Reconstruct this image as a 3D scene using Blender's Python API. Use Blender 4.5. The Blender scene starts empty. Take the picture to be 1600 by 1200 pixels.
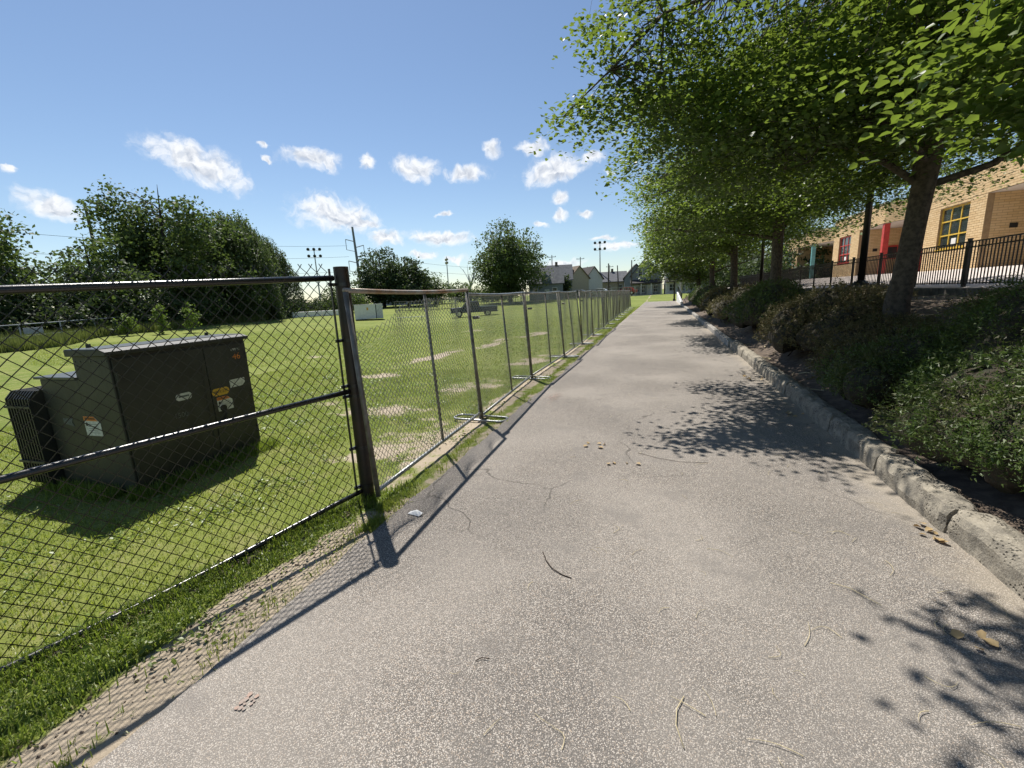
import bpy, bmesh, math, random
import numpy as np
from mathutils import Matrix, Vector

R = math.radians
rng = np.random.default_rng(7)
random.seed(7)
sc = bpy.context.scene
COL = sc.collection

# ------------------------------------------------------------------ camera
cd = bpy.data.cameras.new('camera')
cam = bpy.data.objects.new('camera', cd)
COL.objects.link(cam)
cd.sensor_width = 36.0
cd.lens = 36.0 * 680 / 1600
cd.clip_start = 0.05
cd.clip_end = 3000
cam.matrix_world = Matrix(((0.94674, -0.02015, 0.32137, 0.0),
                           (0.31861, 0.20306, -0.92588, 0.0),
                           (-0.04660, 0.97896, 0.19867, 1.65),
                           (0, 0, 0, 1)))
sc.camera = cam

# ------------------------------------------------------------------ light
SUN_H = np.array([-0.403, 0.424])            # towards the sun, per metre of height
SUN_EL = math.atan2(1.0, float(np.hypot(*SUN_H)))
SUN_AZ = math.atan2(SUN_H[0], SUN_H[1])      # from +Y, clockwise positive towards +X
sd = bpy.data.lights.new('sun', 'SUN')
sd.energy = 4.6
sd.angle = R(0.5)
sd.color = (1.0, 0.95, 0.87)
sun = bpy.data.objects.new('sun', sd)
COL.objects.link(sun)
sv = Vector((SUN_H[0], SUN_H[1], 1.0)).normalized()
sun.rotation_euler = sv.to_track_quat('Z', 'Y').to_euler()
sun.location = (-20, 20, 50)
sc.view_settings.view_transform = 'Standard'
sc.view_settings.look = 'None'
sc.view_settings.exposure = 0.70
sc.view_settings.gamma = 1.0
sc.view_settings.use_curve_mapping = False
sc.render.engine = 'CYCLES'
sc.cycles.max_bounces = 8
sc.cycles.transmission_bounces = 6
sc.cycles.transparent_max_bounces = 8
sc.cycles.use_denoising = True


class NT:
    """short hand for node trees"""
    def __init__(s, tree):
        s.t = tree
        s.n = tree.nodes
        s.l = tree.links
        s.n.clear()

    def new(s, kind, **kw):
        nd = s.n.new(kind)
        for k, v in kw.items():
            setattr(nd, k, v)
        return nd

    def put(s, sock, v):
        if v is None:
            return
        if isinstance(v, bpy.types.NodeSocket):
            s.l.new(v, sock)
        else:
            if sock.type == 'RGBA' and len(v) == 3:
                v = (*v, 1)
            sock.default_value = v

    def math(s, op, a, b=None, c=None, clamp=False):
        nd = s.new('ShaderNodeMath', operation=op, use_clamp=clamp)
        for i, v in enumerate((a, b, c)):
            if v is not None:
                s.put(nd.inputs[i], v)
        return nd.outputs[0]

    def mix(s, f, a, b, mode='MIX'):
        nd = s.new('ShaderNodeMix', data_type='RGBA', blend_type=mode)
        s.put(nd.inputs[0], f)
        s.put(nd.inputs[6], a)
        s.put(nd.inputs[7], b)
        return nd.outputs[2]

    def noise(s, vec, scale, detail=4, rough=0.55, dist=0.0):
        nd = s.new('ShaderNodeTexNoise')
        if vec is not None:
            s.put(nd.inputs['Vector'], vec)
        nd.inputs['Scale'].default_value = scale
        nd.inputs['Detail'].default_value = detail
        nd.inputs['Roughness'].default_value = rough
        nd.inputs['Distortion'].default_value = dist
        return nd.outputs[0]

    def voro(s, vec, scale, feature='F1', out='Distance'):
        nd = s.new('ShaderNodeTexVoronoi', feature=feature)
        if vec is not None:
            s.put(nd.inputs['Vector'], vec)
        nd.inputs['Scale'].default_value = scale
        return nd.outputs[out]

    def ramp(s, f, a, b):                       # smooth 0..1 between a and b
        nd = s.new('ShaderNodeMapRange', interpolation_type='SMOOTHSTEP')
        s.put(nd.inputs[0], f)
        nd.inputs[1].default_value = a
        nd.inputs[2].default_value = b
        return nd.outputs[0]

    def bump(s, h, strength=0.3, dist=0.01):
        nd = s.new('ShaderNodeBump')
        nd.inputs['Strength'].default_value = strength
        nd.inputs['Distance'].default_value = dist
        s.put(nd.inputs['Height'], h)
        return nd.outputs[0]

    def bsdf(s, col, rough=0.7, metal=0.0, normal=None, spec=0.4):
        b = s.new('ShaderNodeBsdfPrincipled')
        s.put(b.inputs['Base Color'], col)
        s.put(b.inputs['Roughness'], rough)
        s.put(b.inputs['Metallic'], metal)
        s.put(b.inputs['Specular IOR Level'], spec)
        if normal is not None:
            s.l.new(normal, b.inputs['Normal'])
        return b.outputs[0]

    def out(s, sh):
        o = s.new('ShaderNodeOutputMaterial')
        s.l.new(sh, o.inputs['Surface'])


# ------------------------------------------------------------------ sky
world = bpy.data.worlds.new('World')
sc.world = world
world.use_nodes = True
w = NT(world.node_tree)
sky = w.new('ShaderNodeTexSky', sky_type='NISHITA')
sky.sun_disc = False
sky.sun_elevation = SUN_EL
sky.sun_rotation = SUN_AZ
sky.air_density = 1.0
sky.dust_density = 0.15
sky.ozone_density = 2.2
CLOUDS = [(-0.9037, 0.2484, 0.0853, 0.033, -0.3363), (-1.1421, 0.2128, 0.0096, 0.0081, -0.0845), (-1.1003, 0.167, 0.0407, 0.0215, -0.342),
          (-0.7956, 0.2881, 0.0129, 0.0063, 0.0902), (-0.7902, 0.268, 0.0123, 0.0056, -0.1868), (-0.7112, 0.2756, 0.0573, 0.0201, -0.022),
          (-0.6157, 0.2723, 0.016, 0.0173, -0.4792), (-0.5141, 0.2651, 0.0466, 0.026, -0.1207), (-0.4121, 0.2536, 0.0543, 0.0166, 0.0382),
          (-0.3538, 0.2938, 0.0219, 0.0145, -0.4936), (-0.2659, 0.2931, 0.0377, 0.0137, -0.0592), (-0.22, 0.2531, 0.0774, 0.0288, 0.1153),
          (-0.1438, 0.2702, 0.029, 0.0114, -0.091), (-0.2121, 0.1943, 0.0187, 0.0166, 0.257), (-0.2143, 0.1643, 0.0165, 0.0102, -0.0636),
          (-0.6825, 0.1768, 0.0905, 0.0371, -0.1589), (-0.589, 0.1312, 0.0415, 0.0194, -0.0982), (-0.4722, 0.1288, 0.0794, 0.0171, -0.0942),
          (-0.516, 0.0958, 0.0353, 0.0093, -0.0798), (-0.4413, 0.0772, 0.0336, 0.0095, -0.0377), (-0.161, 0.167, 0.019, 0.0075, -0.1537),
          (-0.4616, 0.1762, 0.0218, 0.0051, -0.022), (-0.0916, 0.0913, 0.0479, 0.0105, -0.0006), (-0.2083, 0.0651, 0.0477, 0.0109, -0.0543),
          (-0.1183, 0.1114, 0.0269, 0.0065, -0.0702), (-0.1048, 0.2423, 0.0156, 0.0058, -0.097), (-0.6405, 0.1651, 0.0495, 0.0125, -0.1329),
          (-0.2548, 0.1487, 0.0195, 0.0065, -0.2181),
          (0.35, 0.22, 0.09, 0.03, 0.1), (1.2, 0.25, 0.10, 0.035, 0.1), (2.4, 0.2, 0.1, 0.03, 0.0), (-1.8, 0.22, 0.1, 0.035, -0.1)]
tc = w.new('ShaderNodeTexCoord')
sep = w.new('ShaderNodeSeparateXYZ')
w.l.new(tc.outputs['Generated'], sep.inputs[0])
az = w.math('ARCTAN2', sep.outputs[0], sep.outputs[1])
el = w.math('ARCSINE', sep.outputs[2])
def warp(vec, scale, amt):                    # push the lookup about, so that no outline stays an ellipse
    nn_ = w.new('ShaderNodeTexNoise')
    w.l.new(vec, nn_.inputs['Vector'])
    nn_.inputs['Scale'].default_value = scale
    nn_.inputs['Detail'].default_value = 5
    nn_.inputs['Roughness'].default_value = 0.55
    s1 = w.new('ShaderNodeVectorMath', operation='SUBTRACT')
    w.l.new(nn_.outputs['Color'], s1.inputs[0])
    s1.inputs[1].default_value = (0.5, 0.5, 0.5)
    s2 = w.new('ShaderNodeVectorMath', operation='SCALE')
    w.l.new(s1.outputs[0], s2.inputs[0])
    s2.inputs['Scale'].default_value = amt
    sx = w.new('ShaderNodeVectorMath', operation='MULTIPLY')
    w.l.new(s2.outputs[0], sx.inputs[0])
    sx.inputs[1].default_value = (1, 1, 0)
    s3 = w.new('ShaderNodeVectorMath', operation='ADD')
    w.l.new(vec, s3.inputs[0])
    w.l.new(sx.outputs[0], s3.inputs[1])
    return s3.outputs[0]


def cloud_field(vec):
    fld = None
    for (a, e, rw, rh, ang) in CLOUDS:
        mp = w.new('ShaderNodeMapping', vector_type='TEXTURE')
        w.l.new(vec, mp.inputs['Vector'])
        mp.inputs['Location'].default_value = (a, e, 0)
        mp.inputs['Rotation'].default_value = (0, 0, ang)
        mp.inputs['Scale'].default_value = (rw, rh, 1)
        ln = w.new('ShaderNodeVectorMath', operation='LENGTH')
        w.l.new(mp.outputs[0], ln.inputs[0])
        f = ln.outputs['Value']
        fld = f if fld is None else w.math('MINIMUM', fld, f)
    return w.math('SUBTRACT', 1.0, fld)


base_v = w.new('ShaderNodeCombineXYZ')
w.l.new(az, base_v.inputs[0])
w.l.new(el, base_v.inputs[1])
base_v.inputs[2].default_value = 0.0
wv = warp(warp(base_v.outputs[0], 16, 0.050), 55, 0.016)
field = cloud_field(wv)
nz = w.noise(wv, 42, 8, 0.58, 0.0)
dens = w.math('ADD', w.math('MULTIPLY', field, 1.0), w.math('MULTIPLY', w.math('SUBTRACT', nz, 0.47), 1.5))
mask = w.math('MULTIPLY', w.ramp(dens, -0.12, 0.72), w.ramp(field, -0.7, 0.3))
# relief: compare with the density a little higher up, where the sun stands
upv = w.new('ShaderNodeVectorMath', operation='ADD')
w.l.new(wv, upv.inputs[0])
upv.inputs[1].default_value = (0.002, 0.009, 0.0)
nz_up = w.noise(upv.outputs[0], 42, 5, 0.55, 0.0)
relief = w.math('SUBTRACT', nz_up, w.noise(wv, 42, 5, 0.55, 0.0))
thick = w.ramp(dens, 0.2, 0.9)
under = w.ramp(w.math('SUBTRACT', cloud_field(upv.outputs[0]), field), 0.0, 0.26)
shade = w.math('ADD', w.math('MULTIPLY', thick, w.math('ADD', 0.30, w.math('MULTIPLY', under, 0.62))), w.math('MULTIPLY', relief, 3.0), clamp=True)
ccol = w.mix(shade, (0.63, 0.64, 0.655), (0.30, 0.335, 0.40))
skc = w.new('ShaderNodeBackground')
w.l.new(sky.outputs[0], skc.inputs[0])
skc.inputs[1].default_value = 0.073
clc = w.new('ShaderNodeBackground')
w.l.new(ccol, clc.inputs[0])
clc.inputs[1].default_value = 1.0
ms = w.new('ShaderNodeMixShader')
w.l.new(w.math('MULTIPLY', mask, 0.95), ms.inputs[0])
w.l.new(skc.outputs[0], ms.inputs[1])
w.l.new(clc.outputs[0], ms.inputs[2])
wo = w.new('ShaderNodeOutputWorld')
w.l.new(ms.outputs[0], wo.inputs['Surface'])

# ------------------------------------------------------------------ materials
MATS = {}


def geo_pos(t):
    return t.new('ShaderNodeNewGeometry').outputs['Position']


def mat(name, col, rough=0.7, metal=0.0, var=0.25, scale=6.0, bump=0.0, bscale=60.0, col2=None, spec=0.4):
    """plain surface with a blotchy second tone and some fine relief"""
    m = bpy.data.materials.new(name)
    m.use_nodes = True
    t = NT(m.node_tree)
    p = t.new('ShaderNodeTexCoord').outputs['Object']
    n = t.noise(p, scale, 6, 0.6)
    c2 = col2 or tuple(c * (1 - var) for c in col)
    c = t.mix(t.ramp(n, 0.35, 0.68), col, c2)
    nm = t.bump(t.noise(p, bscale, 4, 0.6), bump, 0.01) if bump else None
    r = t.math('ADD', rough, t.math('MULTIPLY', t.math('SUBTRACT', n, 0.5), 0.25), clamp=True)
    t.out(t.bsdf(c, r, metal, nm, spec))
    MATS[name] = m
    return m


def leaf_mat(name, c1, c2, c3, trans, tf=0.35, rough=0.5, patch=None, pscale=2.5, pamt=0.7):
    m = bpy.data.materials.new(name)
    m.use_nodes = True
    t = NT(m.node_tree)
    g = t.new('ShaderNodeNewGeometry')
    rnd = g.outputs['Random Per Island']
    c = t.mix(t.ramp(rnd, 0.0, 0.7), c1, c2)
    c = t.mix(t.ramp(rnd, 0.86, 1.0), c, c3)
    n = t.noise(g.outputs['Position'], 0.9, 3, 0.6)
    c = t.mix(t.math('MULTIPLY', t.ramp(n, 0.4, 0.7), 0.45), c, tuple(v * 0.55 for v in c1))
    if patch:                                   # patches of another tone: dry, brown or worn growth
        n2 = t.noise(g.outputs['Position'], pscale, 5, 0.65)
        c = t.mix(t.math('MULTIPLY', t.ramp(n2, 0.45, 0.66), pamt), c, patch)
    b = t.bsdf(c, rough, 0.0, None, 0.4)
    tr = t.new('ShaderNodeBsdfTranslucent')
    t.put(tr.inputs[0], t.mix(t.ramp(rnd, 0.2, 1.0), trans, tuple(v * 0.75 for v in trans)))
    mx = t.new('ShaderNodeMixShader')
    mx.inputs[0].default_value = tf
    t.l.new(b, mx.inputs[1])
    t.l.new(tr.outputs[0], mx.inputs[2])
    t.out(mx.outputs[0])
    MATS[name] = m
    return m


leaf_mat('linden_leaf', (0.032, 0.068, 0.017), (0.075, 0.130, 0.028), (0.14, 0.19, 0.04), (0.22, 0.31, 0.04), 0.42, 0.45)
leaf_mat('far_leaf', (0.045, 0.075, 0.022), (0.080, 0.120, 0.034), (0.12, 0.15, 0.05), (0.13, 0.19, 0.04), 0.35, 0.65)
leaf_mat('dark_leaf', (0.030, 0.054, 0.019), (0.050, 0.082, 0.026), (0.08, 0.11, 0.035), (0.08, 0.12, 0.03), 0.32, 0.65)
leaf_mat('willow_leaf', (0.050, 0.080, 0.027), (0.080, 0.115, 0.038), (0.12, 0.15, 0.06), (0.12, 0.17, 0.05), 0.35, 0.6)
leaf_mat('young_leaf', (0.10, 0.16, 0.03), (0.14, 0.20, 0.04), (0.2, 0.24, 0.06), (0.20, 0.30, 0.04), 0.4, 0.6)
leaf_mat('yew_leaf', (0.045, 0.080, 0.018), (0.090, 0.140, 0.028), (0.19, 0.23, 0.06), (0.10, 0.17, 0.03), 0.3, 0.5, (0.10, 0.075, 0.035), 2.2, 0.75)
leaf_mat('yew_leaf_brown', (0.090, 0.095, 0.030), (0.150, 0.130, 0.050), (0.25, 0.16, 0.08), (0.13, 0.13, 0.045), 0.26, 0.65, (0.16, 0.10, 0.055), 3.0, 0.7)
leaf_mat('lawn_blade', (0.125, 0.180, 0.026), (0.290, 0.335, 0.066), (0.45, 0.39, 0.18), (0.36, 0.43, 0.055), 0.42, 0.45, (0.085, 0.125, 0.022), 4.5, 0.75)
leaf_mat('verge_blade', (0.095, 0.150, 0.022), (0.220, 0.290, 0.050), (0.36, 0.33, 0.13), (0.30, 0.40, 0.05), 0.42, 0.4, (0.06, 0.10, 0.018), 6.0, 0.7)
leaf_mat('meadow_blade', (0.12, 0.16, 0.04), (0.18, 0.20, 0.06), (0.30, 0.27, 0.13), (0.18, 0.22, 0.05), 0.35, 0.7)
leaf_mat('dry_leaf', (0.36, 0.25, 0.11), (0.45, 0.33, 0.17), (0.42, 0.14, 0.05), (0.3, 0.18, 0.08), 0.2, 0.7)

mat('black_vinyl', (0.012, 0.012, 0.013), 0.32, 0.0, 0.3, 20, 0.05, 200, spec=0.6)
mat('rail_black', (0.014, 0.014, 0.015), 0.28, 0.0, 0.4, 9, 0.1, 120, spec=0.7)
mat('post_black', (0.020, 0.018, 0.016), 0.38, 0.1, 0.5, 7, 0.25, 70, col2=(0.045, 0.028, 0.018))
mat('galv', (0.42, 0.43, 0.43), 0.42, 0.75, 0.4, 9, 0.2, 90)
mat('galv_dull', (0.22, 0.215, 0.20), 0.55, 0.55, 0.45, 9, 0.2, 80, col2=(0.13, 0.11, 0.09))
mat('galv_rust', (0.42, 0.41, 0.38), 0.5, 0.5, 0.4, 3.2, 0.3, 60, col2=(0.28, 0.17, 0.10))
mat('wire_galv', (0.42, 0.42, 0.41), 0.45, 0.6, 0.3, 30)
mat('cabinet_green', (0.030, 0.032, 0.027), 0.5, 0.0, 0.35, 2.6, 0.2, 35, col2=(0.021, 0.021, 0.017), spec=0.45)
mat('cabinet_pale', (0.075, 0.08, 0.073), 0.35, 0.1, 0.25, 4, 0.1, 40)  # paler cabinet tone: sunlight on the lid put into the colour
mat('sticker_white', (0.62, 0.62, 0.58), 0.5, 0, 0.3, 25, col2=(0.42, 0.42, 0.38))
mat('sticker_yellow', (0.65, 0.38, 0.04), 0.5, 0, 0.2, 25)
mat('sticker_orange', (0.62, 0.20, 0.04), 0.5, 0, 0.2, 25)
mat('ink_black', (0.02, 0.02, 0.02), 0.6)
mat('ink_faded', (0.13, 0.14, 0.13), 0.7, 0, 0.5, 60)
mat('bark', (0.105, 0.085, 0.066), 0.9, 0, 0.5, 16, 1.0, 34, col2=(0.045, 0.036, 0.028))
mat('branch', (0.040, 0.033, 0.026), 0.9, 0, 0.4, 10, 0.5, 40)
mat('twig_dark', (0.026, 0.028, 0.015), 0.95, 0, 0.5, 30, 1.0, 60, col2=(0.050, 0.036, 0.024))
mat('mulch', (0.070, 0.052, 0.040), 0.95, 0, 0.6, 9, 1.0, 30, col2=(0.15, 0.115, 0.085))
mat('iron_black', (0.012, 0.011, 0.011), 0.42, 0.0, 0.3, 20)
mat('concrete', (0.33, 0.31, 0.28), 0.85, 0, 0.35, 5, 0.4, 60)
mat('concrete_dark', (0.14, 0.125, 0.11), 0.9, 0, 0.4, 5, 0.5, 50)
mat('white_paint', (0.72, 0.72, 0.70), 0.5, 0, 0.12, 4)
mat('plaza_paving', (0.56, 0.50, 0.46), 0.85, 0, 0.2, 3, 0.2, 60)
mat('mortar', (0.36, 0.25, 0.14), 0.9, 0, 0.2, 8, 0.3, 80)
mat('soffit', (0.62, 0.56, 0.50), 0.8, 0, 0.1, 2)
mat('glass', (0.035, 0.045, 0.05), 0.06, 0.0, 0.3, 3, spec=0.9)
mat('yellow_paint', (0.75, 0.50, 0.08), 0.4)
mat('red_paint', (0.60, 0.07, 0.06), 0.4)
mat('teal_paint', (0.17, 0.40, 0.40), 0.4)
mat('blind', (0.45, 0.45, 0.42), 0.7)
mat('tan_door', (0.50, 0.33, 0.16), 0.5)
mat('truck_blue', (0.010, 0.018, 0.042), 0.3, 0.0, 0.2, 3, spec=0.5)
mat('truck_light', (0.40, 0.44, 0.50), 0.3, 0.3, 0.15, 3)
mat('tyre', (0.015, 0.015, 0.015), 0.9)
mat('chrome', (0.6, 0.6, 0.6), 0.2, 0.9)
mat('car_grey', (0.16, 0.17, 0.18), 0.25, 0.3)
mat('car_white', (0.60, 0.60, 0.60), 0.25)
mat('car_red', (0.35, 0.05, 0.04), 0.25)
mat('car_black', (0.015, 0.016, 0.018), 0.2, 0.2, spec=0.8)
mat('wood_pole', (0.10, 0.085, 0.07), 0.9, 0, 0.3, 4)
mat('pole_grey', (0.36, 0.38, 0.40), 0.5, 0.5)
mat('sid_grey', (0.20, 0.22, 0.23), 0.8)
mat('sid_blue', (0.20, 0.23, 0.27), 0.8)
mat('sid_tan', (0.38, 0.34, 0.27), 0.8)
mat('sid_white', (0.55, 0.56, 0.57), 0.8)
mat('roof_grey', (0.12, 0.125, 0.135), 0.9, 0, 0.25, 2)
mat('roof_brown', (0.15, 0.115, 0.085), 0.9, 0, 0.25, 2)
mat('roof_dark', (0.05, 0.045, 0.045), 0.9, 0, 0.25, 2)
mat('paper', (0.75, 0.75, 0.74), 0.7)
mat('straw', (0.52, 0.44, 0.27), 0.8, 0, 0.3, 40)
mat('twig', (0.05, 0.035, 0.025), 0.9)
mat('mark_orange', (0.33, 0.235, 0.19), 0.9, 0, 0.5, 30, col2=(0.26, 0.235, 0.21))


def brick_mat():
    m = bpy.data.materials.new('brick')
    m.use_nodes = True
    t = NT(m.node_tree)
    g = t.new('ShaderNodeNewGeometry')
    oi = t.new('ShaderNodeObjectInfo')
    r = t.math('FRACT', t.math('ADD', g.outputs['Random Per Island'], oi.outputs['Random']))
    c = t.mix(r, (0.60, 0.42, 0.22), (0.70, 0.52, 0.30))
    n = t.noise(g.outputs['Position'], 3, 4, 0.6)
    c = t.mix(t.math('MULTIPLY', n, 0.25), c, (0.50, 0.34, 0.18))
    t.out(t.bsdf(c, 0.85, 0, t.bump(t.noise(g.outputs['Position'], 90, 3), 0.2, 0.004)))
    MATS['brick'] = m


def ground_mat():
    m = bpy.data.materials.new('ground')
    m.use_nodes = True
    t = NT(m.node_tree)
    p = geo_pos(t)
    at = t.new('ShaderNodeAttribute', attribute_name='bare')
    n1 = t.noise(p, 0.22, 5, 0.6)
    n2 = t.noise(p, 3.0, 6, 0.65)
    n3 = t.noise(p, 60, 4, 0.7)
    g = t.mix(t.ramp(n1, 0.35, 0.68), (0.135, 0.180, 0.032), (0.205, 0.235, 0.052))
    g = t.mix(t.math('MULTIPLY', t.ramp(n2, 0.45, 0.68), 0.65), g, (0.29, 0.27, 0.115))
    g = t.mix(t.math('MULTIPLY', t.ramp(n3, 0.35, 0.7), 0.5), g, (0.070, 0.100, 0.02))
    d = t.mix(t.ramp(n2, 0.3, 0.7), (0.36, 0.285, 0.20), (0.25, 0.19, 0.13))
    d = t.mix(t.math('MULTIPLY', t.ramp(t.voro(p, 55), 0.0, 0.35), 0.4), (0.42, 0.36, 0.28), d)
    b = t.ramp(t.math('ADD', at.outputs['Fac'], t.math('MULTIPLY', t.math('SUBTRACT', t.noise(p, 7, 6, 0.7), 0.5), 1.1)), 0.36, 0.62)
    c = t.mix(b, g, d)
    t.out(t.bsdf(c, 0.95, 0, t.bump(t.noise(p, 45, 5, 0.75), 0.7, 0.03), 0.15))
    MATS['ground'] = m


def asphalt_mat():
    m = bpy.data.materials.new('asphalt')
    m.use_nodes = True
    t = NT(m.node_tree)
    p = geo_pos(t)
    vo = t.new('ShaderNodeTexVoronoi', feature='F1')
    t.put(vo.inputs['Vector'], p)
    vo.inputs['Scale'].default_value = 215
    vo.inputs['Randomness'].default_value = 1.0
    hue = t.new('ShaderNodeSeparateColor')
    t.l.new(vo.outputs['Color'], hue.inputs[0])
    stone = t.mix(t.ramp(hue.outputs[0], 0.2, 0.95), (0.20, 0.179, 0.156), (0.53, 0.482, 0.43))
    stone = t.mix(t.ramp(hue.outputs[1], 0.75, 1.0), stone, (0.40, 0.32, 0.25))
    stone = t.mix(t.ramp(hue.outputs[2], 0.62, 0.85), stone, (0.10, 0.095, 0.09))
    edge = t.ramp(vo.outputs['Distance'], 0.42, 0.74)
    c = t.mix(edge, stone, (0.106, 0.097, 0.088))
    c = t.mix(t.math('MULTIPLY', t.ramp(t.noise(p, 300, 3, 0.7), 0.45, 0.7), 0.35), c, (0.10, 0.09, 0.082))
    # weathering blotches
    n1 = t.noise(p, 0.55, 6, 0.6)
    c = t.mix(t.math('MULTIPLY', t.ramp(n1, 0.38, 0.66), 0.5), c, (0.34, 0.308, 0.272))
    n4 = t.noise(p, 2.2, 6, 0.65)
    c = t.mix(t.math('MULTIPLY', t.ramp(n4, 0.50, 0.68), 0.38), c, (0.115, 0.107, 0.10))
    # sand washed against the kerb
    sp = t.new('ShaderNodeSeparateXYZ')
    t.l.new(p, sp.inputs[0])
    n2 = t.noise(p, 1.7, 6, 0.7)
    k = t.ramp(t.math('ADD', sp.outputs[0], t.math('MULTIPLY', t.math('SUBTRACT', n2, 0.5), 1.0)), 1.45, 1.85)
    c = t.mix(t.math('MULTIPLY', k, 0.5), c, (0.36, 0.31, 0.24))
    # fine meandering cracks, only here and there
    wv = t.new('ShaderNodeVectorMath', operation='ADD')
    t.put(wv.inputs[0], p)
    nn = t.new('ShaderNodeTexNoise')
    t.put(nn.inputs['Vector'], p)
    nn.inputs['Scale'].default_value = 1.4
    nn.inputs['Detail'].default_value = 8
    sc_ = t.new('ShaderNodeVectorMath', operation='SCALE')
    t.l.new(nn.outputs['Color'], sc_.inputs[0])
    sc_.inputs['Scale'].default_value = 0.75
    t.l.new(sc_.outputs[0], wv.inputs[1])
    cr = t.voro(wv.outputs[0], 0.42, 'DISTANCE_TO_EDGE')
    ck = t.math('MULTIPLY', t.math('SUBTRACT', 1.0, t.ramp(cr, 0.0015, 0.006)), t.ramp(t.noise(p, 0.8, 3), 0.46, 0.6))
    c = t.mix(t.math('MULTIPLY', ck, 0.6), c, (0.04, 0.036, 0.032))
    h = t.math('SUBTRACT', t.math('SUBTRACT', 1.0, edge), t.math('MULTIPLY', ck, 1.5))
    t.out(t.bsdf(c, 0.9, 0, t.bump(h, 0.55, 0.004), 0.2))
    MATS['asphalt'] = m


def kerb_mat():
    m = bpy.data.materials.new('kerb')
    m.use_nodes = True
    t = NT(m.node_tree)
    p = geo_pos(t)
    n = t.noise(p, 9, 7, 0.7)
    c = t.mix(t.ramp(n, 0.3, 0.7), (0.33, 0.295, 0.235), (0.16, 0.145, 0.12))
    v = t.voro(p, 48)
    pit = t.math('MULTIPLY', t.math('SUBTRACT', 1.0, t.ramp(v, 0.12, 0.42)), t.ramp(t.noise(p, 5, 3), 0.42, 0.62))
    c = t.mix(pit, c, (0.045, 0.04, 0.035))
    c = t.mix(t.math('MULTIPLY', t.ramp(t.noise(p, 130, 3), 0.55, 0.75), 0.6), c, (0.55, 0.51, 0.43))
    h = t.math('SUBTRACT', t.noise(p, 60, 5, 0.7), pit)
    t.out(t.bsdf(c, 0.95, 0, t.bump(h, 0.9, 0.012), 0.2))
    MATS['kerb'] = m


brick_mat()
ground_mat()
asphalt_mat()
kerb_mat()


# ------------------------------------------------------------------ mesh helpers
def np_mesh(name, v, faces, smooth=False, mats=None):
    """v (n,3); faces: list of int arrays, each (m,k) with one k"""
    me = bpy.data.meshes.new(name)
    v = np.asarray(v, dtype=np.float32)
    me.vertices.add(len(v))
    me.vertices.foreach_set('co', v.ravel())
    idx = np.concatenate([np.asarray(f, dtype=np.int32).ravel() for f in faces])
    tot = np.concatenate([np.full(len(f), np.asarray(f).shape[1], dtype=np.int32) for f in faces])
    st = np.zeros(len(tot), dtype=np.int32)
    st[1:] = np.cumsum(tot)[:-1]
    me.loops.add(len(idx))
    me.loops.foreach_set('vertex_index', idx)
    me.polygons.add(len(tot))
    me.polygons.foreach_set('loop_start', st)
    me.update(calc_edges=True)
    if smooth:
        me.polygons.foreach_set('use_smooth', np.ones(len(tot), dtype=bool))
    return me


def link(name, me, m=None, parent=None, loc=None):
    o = bpy.data.objects.new(name, me)
    COL.objects.link(o)
    if m is not None and me is not None and len(me.materials) == 0:
        me.materials.append(MATS[m] if isinstance(m, str) else m)
    if parent is not None:
        o.parent = parent
    if loc is not None:
        o.location = loc
    return o


def tag(o, label=None, cat=None, group=None, kind=None):
    if label:
        o['label'] = label
    if cat:
        o['category'] = cat
    if group:
        o['group'] = group
    if kind:
        o['kind'] = kind
    return o


def thing(name, label, cat, loc=(0, 0, 0), rz=0.0, group=None):
    e = bpy.data.objects.new(name, None)
    COL.objects.link(e)
    e.location = loc
    e.rotation_euler = (0, 0, rz)
    e.empty_display_size = 0.2
    return tag(e, label, cat, group)


def copy_tree(o, parent=None):
    c = o.copy()
    COL.objects.link(c)
    c.parent = parent
    for ch in list(o.children):
        copy_tree(ch, c)
    return c


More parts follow.
